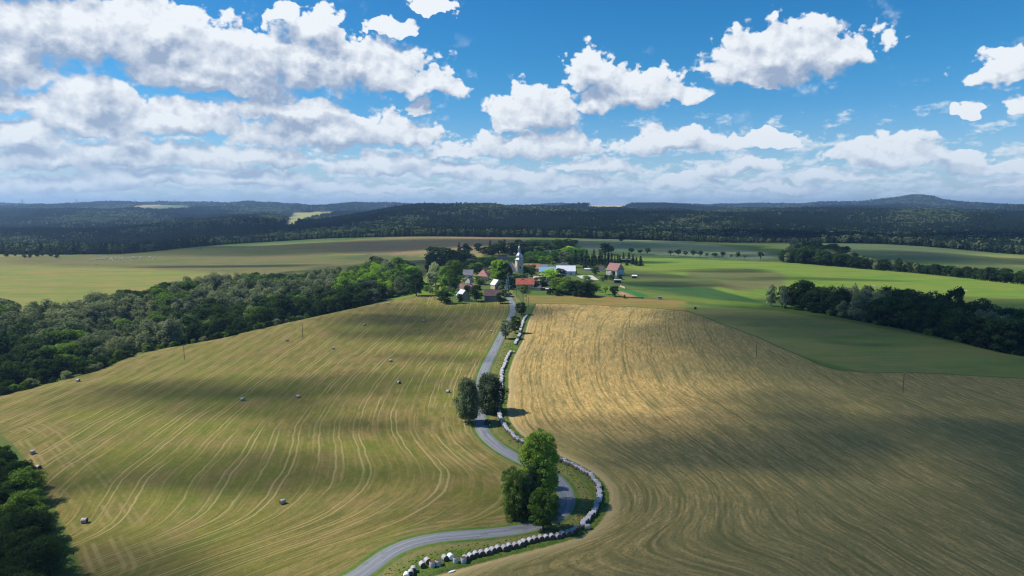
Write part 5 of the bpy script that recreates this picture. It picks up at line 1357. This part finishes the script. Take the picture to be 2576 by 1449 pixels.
# ---- round bales wrapped in pale net
def bale_mats():
    mt, nt, out = new_mat('net_wrap')
    tc = nt.nodes.new('ShaderNodeTexCoord'); P = V(nt, tc.outputs['Object']); oi = nt.nodes.new('ShaderNodeObjectInfo'); r = V(nt, oi.outputs['Random'])
    x = sep(nt, P)[0]; n = noise(nt, P, 3.0, 3, .6)
    c = mixc(nt, r, (.36, .33, .33), (.54, .52, .54)); c = mixc(nt, ((x * 9.0).fract() - .5).abs().step(.2, .45) * .25, c, (.30, .26, .24))
    c = mixc(nt, n.step(.45, .75) * .4, c, (.33, .27, .22))
    pbsdf(nt, out, c, .6, bump=n, bstr=.3, bdist=.03, spec=.3)
    m2, nt, out = new_mat('straw_end')
    tc = nt.nodes.new('ShaderNodeTexCoord'); P = V(nt, tc.outputs['Object']); s = sep(nt, P)
    rad = (s[1]*s[1] + s[2]*s[2]).pow(.5); n = noise(nt, P, 9.0, 3, .7)
    c = mixc(nt, ((rad * 9.0 + n * 1.4).fract() - .5).abs().step(.1, .4), (.08, .055, .042), (.17, .115, .08))
    pbsdf(nt, out, c, .95, bump=n, bstr=.8, bdist=.05, spec=.05)
    m3, nt, out = new_mat('white_wrap')
    pbsdf(nt, out, (.80, .80, .82), .4, spec=.4)
    return mt, m2, m3
BM1, BM2, BM3 = bale_mats()
def bale_geo():     # axis along x, 1.2 m long, resting on z = 0; slightly sagged
    n = 20; prof = [(-.60, .0), (-.60, .45), (-.585, .655), (-.54, .695), (-.2, .705), (.2, .70), (.54, .695), (.585, .655), (.60, .45), (.60, .0)]
    v, f, fm = [], [], []
    for x, r in prof[1:-1]:
        for k in range(n):
            a = 2*pi*k/n; zz = r*sin(a); v.append((x*1.2, r*cos(a)*1.02, max(zz, -.66) + .66))
    m = len(prof) - 2
    for i in range(m-1):
        for k in range(n):
            f.append((i*n+k, i*n+(k+1) % n, (i+1)*n+(k+1) % n, (i+1)*n+k)); fm.append(1 if i in (0, m-2) else 0)
    f.append(tuple(range(n))); fm.append(1); f.append(tuple(range((m-1)*n, m*n))[::-1]); fm.append(1)
    return v, f, fm
v, f, fm = bale_geo()
BALE = mesh_from('bale', v, f, [BM1, BM2], fm=fm); BALE.polygons.foreach_set('use_smooth', [len(p.vertices) == 4 and p.material_index == 0 for p in BALE.polygons])
BALE2 = BALE.copy(); BALE2.materials.clear(); BALE2.materials.append(BM3); BALE2.materials.append(BM2)
rb = random.Random(21)
def bale(p, ang, label, group=None, upright=False, white=False, s=1.0):
    o = link('hay_bale', BALE2 if white else BALE, loc=(p[0], p[1], p[2] + (.6 if upright else -.03)), rot=((0, pi/2, ang) if upright else (0, 0, ang)), label=label, category='hay bale')
    if upright: o.location.x -= .0
    o.scale = (s, s, s)
    if group: o['group'] = group
    return o
def row(P, label, group, dang=pi/2, jit=.22):
    N_ = normals(P)
    for i in range(len(P)):
        a = math.atan2(N_[i][1], N_[i][0]) + rb.gauss(0, .07)
        q_ = P[i] + N_[i] * rb.gauss(0, jit) + rb.gauss(0, .03)
        lb = label(i, len(P)) if callable(label) else label
        bale((q_[0], q_[1], zs(*q_)), a, lb, group, white=False, s=1 + rb.gauss(0, .02))
GR = 'round bales lined up along the road'
def lab_a(i, n): return 'first bale of the straight row below the hairpin, next to the upright ones' if i == 0 else ('last bale of the row below the hairpin, under the dark maple' if i == n-1 else ('bale in the left half of the row below the hairpin' if i < n/2 else 'bale in the right half of the row below the hairpin'))
nb_ = len(BB)
def lab_b(i, n):
    t = i / n
    return ('first bale of the bend row, beside the gap under the maple' if i == 0 else 'topmost bale of the curved row, below the gap to the upper row' if i == n-1 else 'bale on the right side of the hairpin bend' if t < .22 else
            'bale of the curved row above the hairpin, next to the tall aspen' if t < .42 else 'bale of the curved row across the verge from the black car' if t < .58 else 'bale of the curved row behind the leaning birch' if t < .75 else 'bale of the straight upper stretch of the curved row')
def lab_c(i, n): return 'lowest bale of the upper row, above the gap' if i == 0 else 'topmost bale of the upper row, near the round tree' if i == n-1 else 'bale of the upper row beside the roadside pair of trees'
row(BA, lab_a, GR); row(BB, lab_b, GR); row(BC, lab_c, GR)
def zp(x, y): return G(1300 + x/2.24, 1750 + y/2.24)
for x, y, up, wh, an, lb in [(1187, 1030, 1, 0, 0, 'upright bale standing on its end, next to the start of the straight row'), (1118, 1028, 1, 0, 0, 'upright bale standing alone between white bale and row'), (1062, 1008, 0, 1, .9, 'brightest white wrapped bale of the row'),
                      (1012, 1020, 0, 0, .95, 'grey bale left of the white one'), (965, 1052, 1, 0, 0, 'right upright bale of the two in front of the grey ones'), (912, 1066, 1, 0, 0, 'left upright bale of the two in front of the grey ones'),
                      (857, 1045, 0, 0, .9, 'bale behind the left upright pair'), (812, 1080, 0, 0, .8, 'bale with its dark end turned down to the right, left of the upright pair'), (735, 1122, 0, 0, .5, 'upper bale of the pair near the lower picture edge'),
                      (712, 1152, 0, 0, .45, 'lower bale of the pair near the lower picture edge'), (672, 1178, 0, 1, .4, 'white bale cut by the lower picture edge')]:
    bale(zp(x, y), -pi/2 + an - .35, lb, None, bool(up), bool(wh))
p = G(1700 + 722/2.23, 1150 + 536/2.23); bale(p, 0.1, 'single bale lying beside the upper end of the curved row')
# bales in the left field
FB = [(130, 1787, 'bale nearest the lower left thicket, upper one'), (152, 1846, 'bale half hidden by the lower left thicket'), (333, 2058, 'bale on the dark strip near the lower left corner'), (1113, 1983, 'lone bale in the middle of the near field'),
      (955, 1577, 'bale in the left middle of the field, left of its neighbour'), (1175, 1566, 'bale in the middle of the field, on the shaded band'), (1571, 1510, 'bale below the shaded band, left of the first birch'), (1764, 1546, 'bale closest to the left birch'),
      (1538, 1424, 'bale in the centre of the field above the shaded band'), (1312, 1375, 'bale in the upper field, left of centre'), (1131, 1343, 'bale left below the second utility pole'), (1434, 1282, 'bale in the upper field near the crest'),
      (1668, 1266, 'bale at the foot of the third utility pole'), (1934, 1308, 'bale near the road in the upper field'), (308, 1502, 'bale near the left crest of the field'), (1830, 1632, 'bale under the left birch')]
for px, py, lb in FB: bale(G(px, py), rb.choice([.3, -.4, .8, -.9, .1]), lb)
# far bales beyond the sheep pasture
for px, py in [(1145, 978), (1225, 977), (1250, 961), (1343, 965), (1390, 961), (1462, 955), (1545, 978), (1595, 985), (1630, 953), (1005, 972), (1100, 985), (1710, 972), (1680, 962)]:
    o = bale(G(px, py), rb.random() * 3, 'tiny distant bale on the brown field beyond the wood', 'distant bales on the brown field')
# white sack on the grass
sack = link('white_sack', mesh_from('white_sack', *lathe([(.25, 0), (.42, .12), (.40, .28), (.15, .38)], 10), [BM3]), loc=G(1780, 2252), rot=(0, 0, .6), label='small white sack lying on the dry grass below the bales', category='sack'); sack.scale = (2.4, .8, .8)
# ---- utility poles
def pole(p, h, label, arm=1.2, rot=0.0, col='wood'):
    e = link('utility_pole', None, loc=p, rot=(0, 0, rot), label=label, category='pole')
    part('post', tube([(0, 0, -.5), (0, 0, h)], [.17, .11], 8), col, e)
    a = part('crossarm', box(-arm, arm, -.07, .07, h-.45, h-.3), col, e)
    for k in (-.9, 0, .9): part('insulator', lathe([(.06, h-.3), (.08, h-.2), (.05, h-.05)], 6), 'white', a).location = (k*arm, 0, 0 if k else .35)
    return e
def pole_px(px, pb, pt, label, **kw):
    p = G(px, pb); pole(p, (pb - pt) * MPP(*p), label, **kw)
pole_px(726, 1415, 1357, 'utility pole at the far left of the mown field, nearest the wood', rot=.5); pole_px(1192, 1331, 1277, 'utility pole left of centre on the mown field crest', rot=.5); pole_px(1674, 1261, 1200, 'slender utility pole near the village corner of the mown field', rot=.5)
pole_px(2479, 1292, 1240, 'thin pole on the bright part of the stubble field', rot=.2); pole_px(2977, 1413, 1343, 'utility pole in the right stubble, first from the meadow corner', rot=.3); pole_px(3555, 1548, 1467, 'utility pole at the right, top level with the meadow edge', rot=.3)
pole_px(2034, 1172, 1137, 'slim pole by the road entrance of the village'); pole_px(2081, 1209, 1169, 'wooden pole with double crossarm beside the round dark tree', arm=1.0)
# transformer stand on poles
tp = G(2066, 1185); te = link('transformer_stand', None, loc=tp, label='brown transformer platform on three wooden poles beside the road', category='transformer')
for x_, y_, h_ in ((-2.0, 0, 8.4), (-1.2, .3, 8.4), (1.6, -2.0, 9.5)): part('post', tube([(x_, y_, -.5), (x_, y_, h_)], [.16, .12], 8), 'wood', te)
part('beam', box(-1.3, 1.8, -.1, .1, 4.0, 4.2), 'wood', te); part('top_beam', box(-2.2, 1.9, -.1, .1, 8.0, 8.2), 'wood', te); part('transformer', box(-.1, .8, -.35, .4, 4.2, 5.3), 'steel', te); part('switch_box', box(-2.5, -1.9, -.5, -.1, .3, 1.4), 'white', te)
# ---- lattice pylons on the far ridge
def pylon_geo():
    b = []
    H_ = 46; 
    def w(z): return 3.6 * (1 - z/H_) + .5
    for sx in (-1, 1):
        for sy in (-1, 1): b.append(tube([(sx*w(0), sy*w(0), 0), (sx*w(H_), sy*w(H_), H_)], [.38, .26], 4))
    zsn = [0, 8, 15, 21, 26, 31, 35, 39]
    for a_, c_ in zip(zsn[:-1], zsn[1:]):
        for s in (-1, 1):
            b.append(tube([(-w(a_), s*w(a_), a_), (w(c_), s*w(c_), c_)], [.16, .16], 3)); b.append(tube([(w(a_), s*w(a_), a_), (-w(c_), s*w(c_), c_)], [.16, .16], 3))
    for z, L in ((30, 9), (36, 7), (41, 5)): b.append(tube([(-L, 0, z), (0, 0, z+1.2), (L, 0, z)], [.2, .42, .2], 4)); b.append(tube([(-L, 0, z), (L, 0, z)], [.2, .2], 4))
    return merge(b)
PYL = mesh_from('pylon', *pylon_geo(), [M['steel']])
for i, (px, y_, pt) in enumerate([(92, 7000, 783), (305, 7000, 783), (535, 7200, 784), (690, 7400, 784), (853, 7600, 788), (1016, 8000, 800), (1468, 8200, 797), (1520, 4600, 800), (1226, 5600, 812), (1330, 6000, 815), (2195, 7600, 803), (2250, 7800, 806), (1690, 7700, 800)]):
    p = AT(px, y_); h = max(20.0, (PX(*p)[1] - pt) * MPP(*p)); o = link('pylon', PYL, loc=p, rot=(0, 0, .5), category='pylon', group='lattice pylons on the skyline',
        label=['lattice pylon on the skyline at the far left', 'second lattice pylon from the left on the skyline', 'third lattice pylon from the left, where the ridge dips', 'lattice pylon on the left summit of the ridge'][i] if i < 4 else 'faint lattice pylon far off on the skyline'); o.scale = (h/46,) * 3
# ---- vehicles
def car(p, rot, body, label, L=4.3, W=1.75, H=1.45, suv=False):
    e = link('parked_car', None, loc=p, rot=(0, 0, rot), label=label, category='car')
    bmt = flat_mat('car_paint', body, rough=.25, spec=.6, var=.05)
    sec = [(-L/2, .35, .62), (-L/2+.05, .30, .88), (-L/2+.9, .30, .95), (-.1, .28, .97), (L/2-1.1, .28, .93), (L/2-.15, .30, .80), (L/2, .36, .55)]
    v, f = [], []
    for x, zb, zt in sec:
        w = W/2 * (1 - .12 * (abs(x) / (L/2)) ** 4)
        v += [(x, -w, zb), (x, -w*1.0, (zb+zt)/2), (x, -w*.93, zt), (x, w*.93, zt), (x, w, (zb+zt)/2), (x, w, zb)]
    n = len(sec)
    for i in range(n-1):
        for k in range(6): f.append((i*6+k, i*6+(k+1) % 6, (i+1)*6+(k+1) % 6, (i+1)*6+k))
    f += [tuple(range(6)), tuple(range((n-1)*6, n*6))[::-1]]
    part('body', (v, f), bmt, e)
    # cabin
    g0, g1, r0, r1 = -L/2+.35, L/2-1.35, -L/2+.85, L/2-2.0
    wb, wt, zb, zt = W*.46, W*.37, .93, H
    part('windows', ([(g0, -wb, zb), (g1, -wb, zb), (g1, wb, zb), (g0, wb, zb), (r0, -wt, zt-.04), (r1, -wt, zt-.04), (r1, wt, zt-.04), (r0, wt, zt-.04)], [(0, 1, 5, 4), (1, 2, 6, 5), (2, 3, 7, 6), (3, 0, 4, 7)]), 'glass', e)
    part('roof', box(r0-.03, r1+.03, -wt-.02, wt+.02, zt-.05, zt), bmt, e)
    for x in (-L/2+.8, L/2-.85):
        for s in (-1, 1):
            o = part('wheel', tube([(x, s*(W/2-.22), .32), (x, s*(W/2+.01), .32)], [.32, .32], 14), 'darkwood', e)
            bmh = tube([(x, s*(W/2), .32), (x, s*(W/2+.03), .32)], [.19, .17], 10); part('rim', bmh, 'steel', o)
    for s in (-1, 1):
        part('headlight', box(L/2-.12, L/2+.01, s*.55-.18, s*.55+.18, .58, .72), 'frame', e); part('tail_light', box(-L/2-.01, -L/2+.08, s*.62-.14, s*.62+.14, .68, .84), 'red', e)
    return e
p = G(1918, 1667); p.z += .05
car(p, D(82), (.012, .013, .018), 'black car parked on the right road edge in the shade of the birch', L=4.5, H=1.55)
p = G(1838, 1175); car(p, D(5), (.75, .76, .78), 'white car standing in the yard between two dark village trees')
s_ = link('reflector_stone', mesh_from('reflector_stone', *lathe([(.28, 0), (.30, .3), (.2, .5), (.05, .56)], 8), [M['white']]), loc=G(1929, 1675), label='small white stone on the verge behind the black car', category='stone')
# trailer by the stubble corner
p = G(2598, 1178); te = link('trailer', None, loc=p, rot=(0, 0, .2), label='small blue grey farm trailer by the track at the stubble corner', category='trailer')
part('bed', box(-2, 2, -1, 1, .7, 1.0), 'steel', te); part('tank', tube([(-1.7, 0, 1.7), (1.7, 0, 1.7)], [.8, .8], 12), flat_mat('blue_paint', (.25, .28, .50)), te)
for x in (-1.1, 1.1):
    for s in (-1, 1): part('wheel', tube([(x, s*.85, .42), (x, s*1.1, .42)], [.42, .42], 12), 'darkwood', te)
# feeding rack above the flock
p = G(785, 981); te = link('feeding_wagon', None, loc=p, label='grey wooden feeding wagon with a pitched cover on the pasture rise', category='wagon')
part('bed', box(-5, 5, -1.5, 1.5, .8, 1.6), 'grey_wall', te); part('cover', ([(-3, -1.8, 3.2), (3, -1.8, 3.2), (3, 1.8, 3.2), (-3, 1.8, 3.2), (-2.4, 0, 5), (2.4, 0, 5)], [(0, 1, 5, 4), (1, 2, 5), (2, 3, 4, 5), (3, 0, 4), (3, 2, 1, 0)]), 'grey', te)
for x in (-2.6, 2.6):
    for s in (-1, 1): part('post', box(x-.12, x+.12, s*1.3-.12, s*1.3+.12, 1.6, 3.25), 'wood', te); part('wheel', tube([(x*1.4, s*1.3, .6), (x*1.4, s*1.6, .6)], [.6, .6], 12), 'darkwood', te)
# raised hide at the wood edge
p = G(166, 1512); te = link('hunting_hide', None, loc=p, rot=(0, 0, .4), label='raised wooden hunting hide at the edge of the long wood', category='hide')
for x in (-.8, .8):
    for y in (-.8, .8): part('leg', tube([(x*1.3, y*1.3, -.3), (x*.9, y*.9, 2.6)], [.09, .07], 6), 'wood', te)
part('cabin', box(-.9, .9, -.9, .9, 2.6, 4.4), 'wood', te); part('roof', box(-1.2, 1.2, -1.2, 1.2, 4.4, 4.55), 'grey', te)
# white blocks on the bank
o = link('water_trough', mesh_from('water_trough', *box(-1.6, 1.6, -.5, .5, -.1, .9), [M['white']]), loc=G(1529, 1196), rot=(0, 0, .1), label='white trough at the end of the wood above the mown field', category='trough')
# garden boards and low walls
def wall_px(a, b, h, mat, label, name='garden_wall', t=.25, cat='wall'):
    P_, Q_ = G(*a), G(*b); d_ = Q_ - P_; L = math.hypot(d_.x, d_.y); zm = (P_.z + Q_.z)/2
    return link(name, mesh_from(name, *box(0, L, -t/2, t/2, -.6, h), [M[mat]]), loc=(P_.x, P_.y, zm), rot=(0, 0, math.atan2(d_.y, d_.x)), label=label, category=cat)
wall_px((2441, 1128), (2461, 1136), 1.4, 'pinkrow', 'short pinkish board wall beside the bright lawn')
wall_px((2306, 1120), (2328, 1121), 1.0, 'orange', 'low orange roofed wall above the bright lawn'); wall_px((2329, 1121), (2346, 1122), 1.0, 'palemetal', 'low white wall beside the orange one')
wall_px((1828, 1188), (1874, 1188), 1.1, 'stone', 'low reddish garden wall below the white car'); wall_px((1906, 1190), (1960, 1189), .8, 'stone', 'low stone wall at the foot of the brown barn')
# post and board fence below the red soil strip; every board its own part
fe = link('board_fence', None, loc=(0, 0, 0), label='weathered board fence below the red soil strip', category='fence')
P_, Q_ = G(2462, 1173), G(2533, 1176); n_ = 26
bd = mesh_from('board', *box(-.26, .26, -.03, .03, -.3, 1.3), [M['wood']])
for i in range(n_):
    a = P_.lerp(Q_, i/(n_-1)); link('board', bd, fe, loc=(a.x, a.y, zs(a.x, a.y) + rb.gauss(0, .05)), rot=(0, 0, rb.gauss(0, .04)))
fe.location = P_; 
for c_ in fe.children: c_.location = c_.location - P_
# ---- the flock: each animal one thing
def sheep_geo():
    b = []
    v, f = tube([(-.55, 0, .62), (-.45, 0, .66), (-.1, 0, .68), (.3, 0, .68), (.5, 0, .72), (.62, 0, .80)], [.10, .27, .31, .30, .22, .13], 8); b.append((v, f))
    b.append(tube([(.58, 0, .82), (.72, 0, .90), (.92, 0, .78)], [.12, .13, .06], 7)); b.append(tube([(.72, .08, .93), (.70, .22, .88)], [.04, .02], 4)); b.append(tube([(.72, -.08, .93), (.70, -.22, .88)], [.04, .02], 4))
    for x in (-.38, .36):
        for s in (-.15, .15): b.append(tube([(x, s, .5), (x + .02, s, .28), (x, s, 0)], [.07, .045, .04], 5))
    b.append(tube([(-.55, 0, .66), (-.64, 0, .45)], [.05, .03], 4))
    return merge(b)
SH = mesh_from('sheep', *sheep_geo(), [flat_mat('fleece', (.68, .64, .56), sc=5)])
sp = []
for i in range(84):
    t = rb.random(); sp.append((352 + 250*t + rb.gauss(0, 8), 1024 - 9*t + rb.gauss(0, 3.0)))
sp += [(346, 1031), (352, 1032), (326, 1036), (344, 1052), (380, 1043), (443, 1030), (470, 1027), (484, 1028), (520, 1030), (531, 1024), (445, 1032), (411, 1029), (358, 1031)]
for px, py in sp:
    o = link('sheep', SH, loc=G(px, py), rot=(0, 0, rb.random()*6.28), label='white sheep of the grazing flock on the left pasture', category='sheep', group='flock of sheep on the left pasture'); o.scale = (1.6,)*3
for px, py in [(3200, 1140), (3204, 1142), (3440, 1129), (3446, 1131), (3800, 1147), (3806, 1149)]:
    o = link('sheep', SH, loc=G(px, py), rot=(0, 0, rb.random()*6.28), label='white sheep beyond the right hand wood', category='sheep', group='few sheep beyond the right hand wood'); o.scale = (1.3,)*3
# lush herbs between road and bales: one mass
TUFT = []
tr_ = np.random.RandomState(77)
for k in range(3):
    n = 34; d = tr_.randn(n, 3); d[:, 2] = np.abs(d[:, 2]); d /= np.linalg.norm(d, axis=1)[:, None]
    q, tint = leaf_mesh(d * .4, np.full(n, .25), 3, .28, tr_, squash=.8)
    cm = mesh_from('tuft', q, np.arange(len(q)).reshape(-1, 4), [None]); a_ = cm.attributes.new('tint', 'FLOAT', 'POINT'); a_.data.foreach_set('value', tint.astype(np.float32))
    tm = mesh_from('stem', *tube([(0, 0, 0), (0, 0, .2)], [.01, .01], 3), [None]); TUFT.append((cm, tm, ['fresh', 'mid', 'bright'][k], B_OAK))
tc_ = proto_collection('tuft', TUFT)
tx, ty = tr_.uniform(-60, 60, 60000), tr_.uniform(115, 420, 60000)
dr_ = seg_dist(tx, ty, ROAD[::3]) - RW; de_ = seg_dist(tx, ty, EDGE[::2])
k = ((sdf(tx, ty, VERGE) > 0) & (dr_ > 2.2) & (de_ < 7.0) & (tr_.rand(60000) < .85)) | ((de_ < 3.2) & (sdf(tx, ty, VERGE) < 0)) 
tx, ty, dr_, de_ = tx[k], ty[k], dr_[k], de_[k]; n = len(tx); hh = (.16 + .24 * tr_.rand(n)) * np.where(de_ < 3.2, .75, 1.0)
scatter_object('verge_herbs', np.stack([tx, ty, zf(tx, ty) - .03], 1), hh, hh * 1.2, tr_.randint(0, 3, n), tc_, kind='stuff', label='tall green herbs between the road and the bales')
print('BALES', len(BA) + len(BB) + len(BC), 'TUFTS', n)
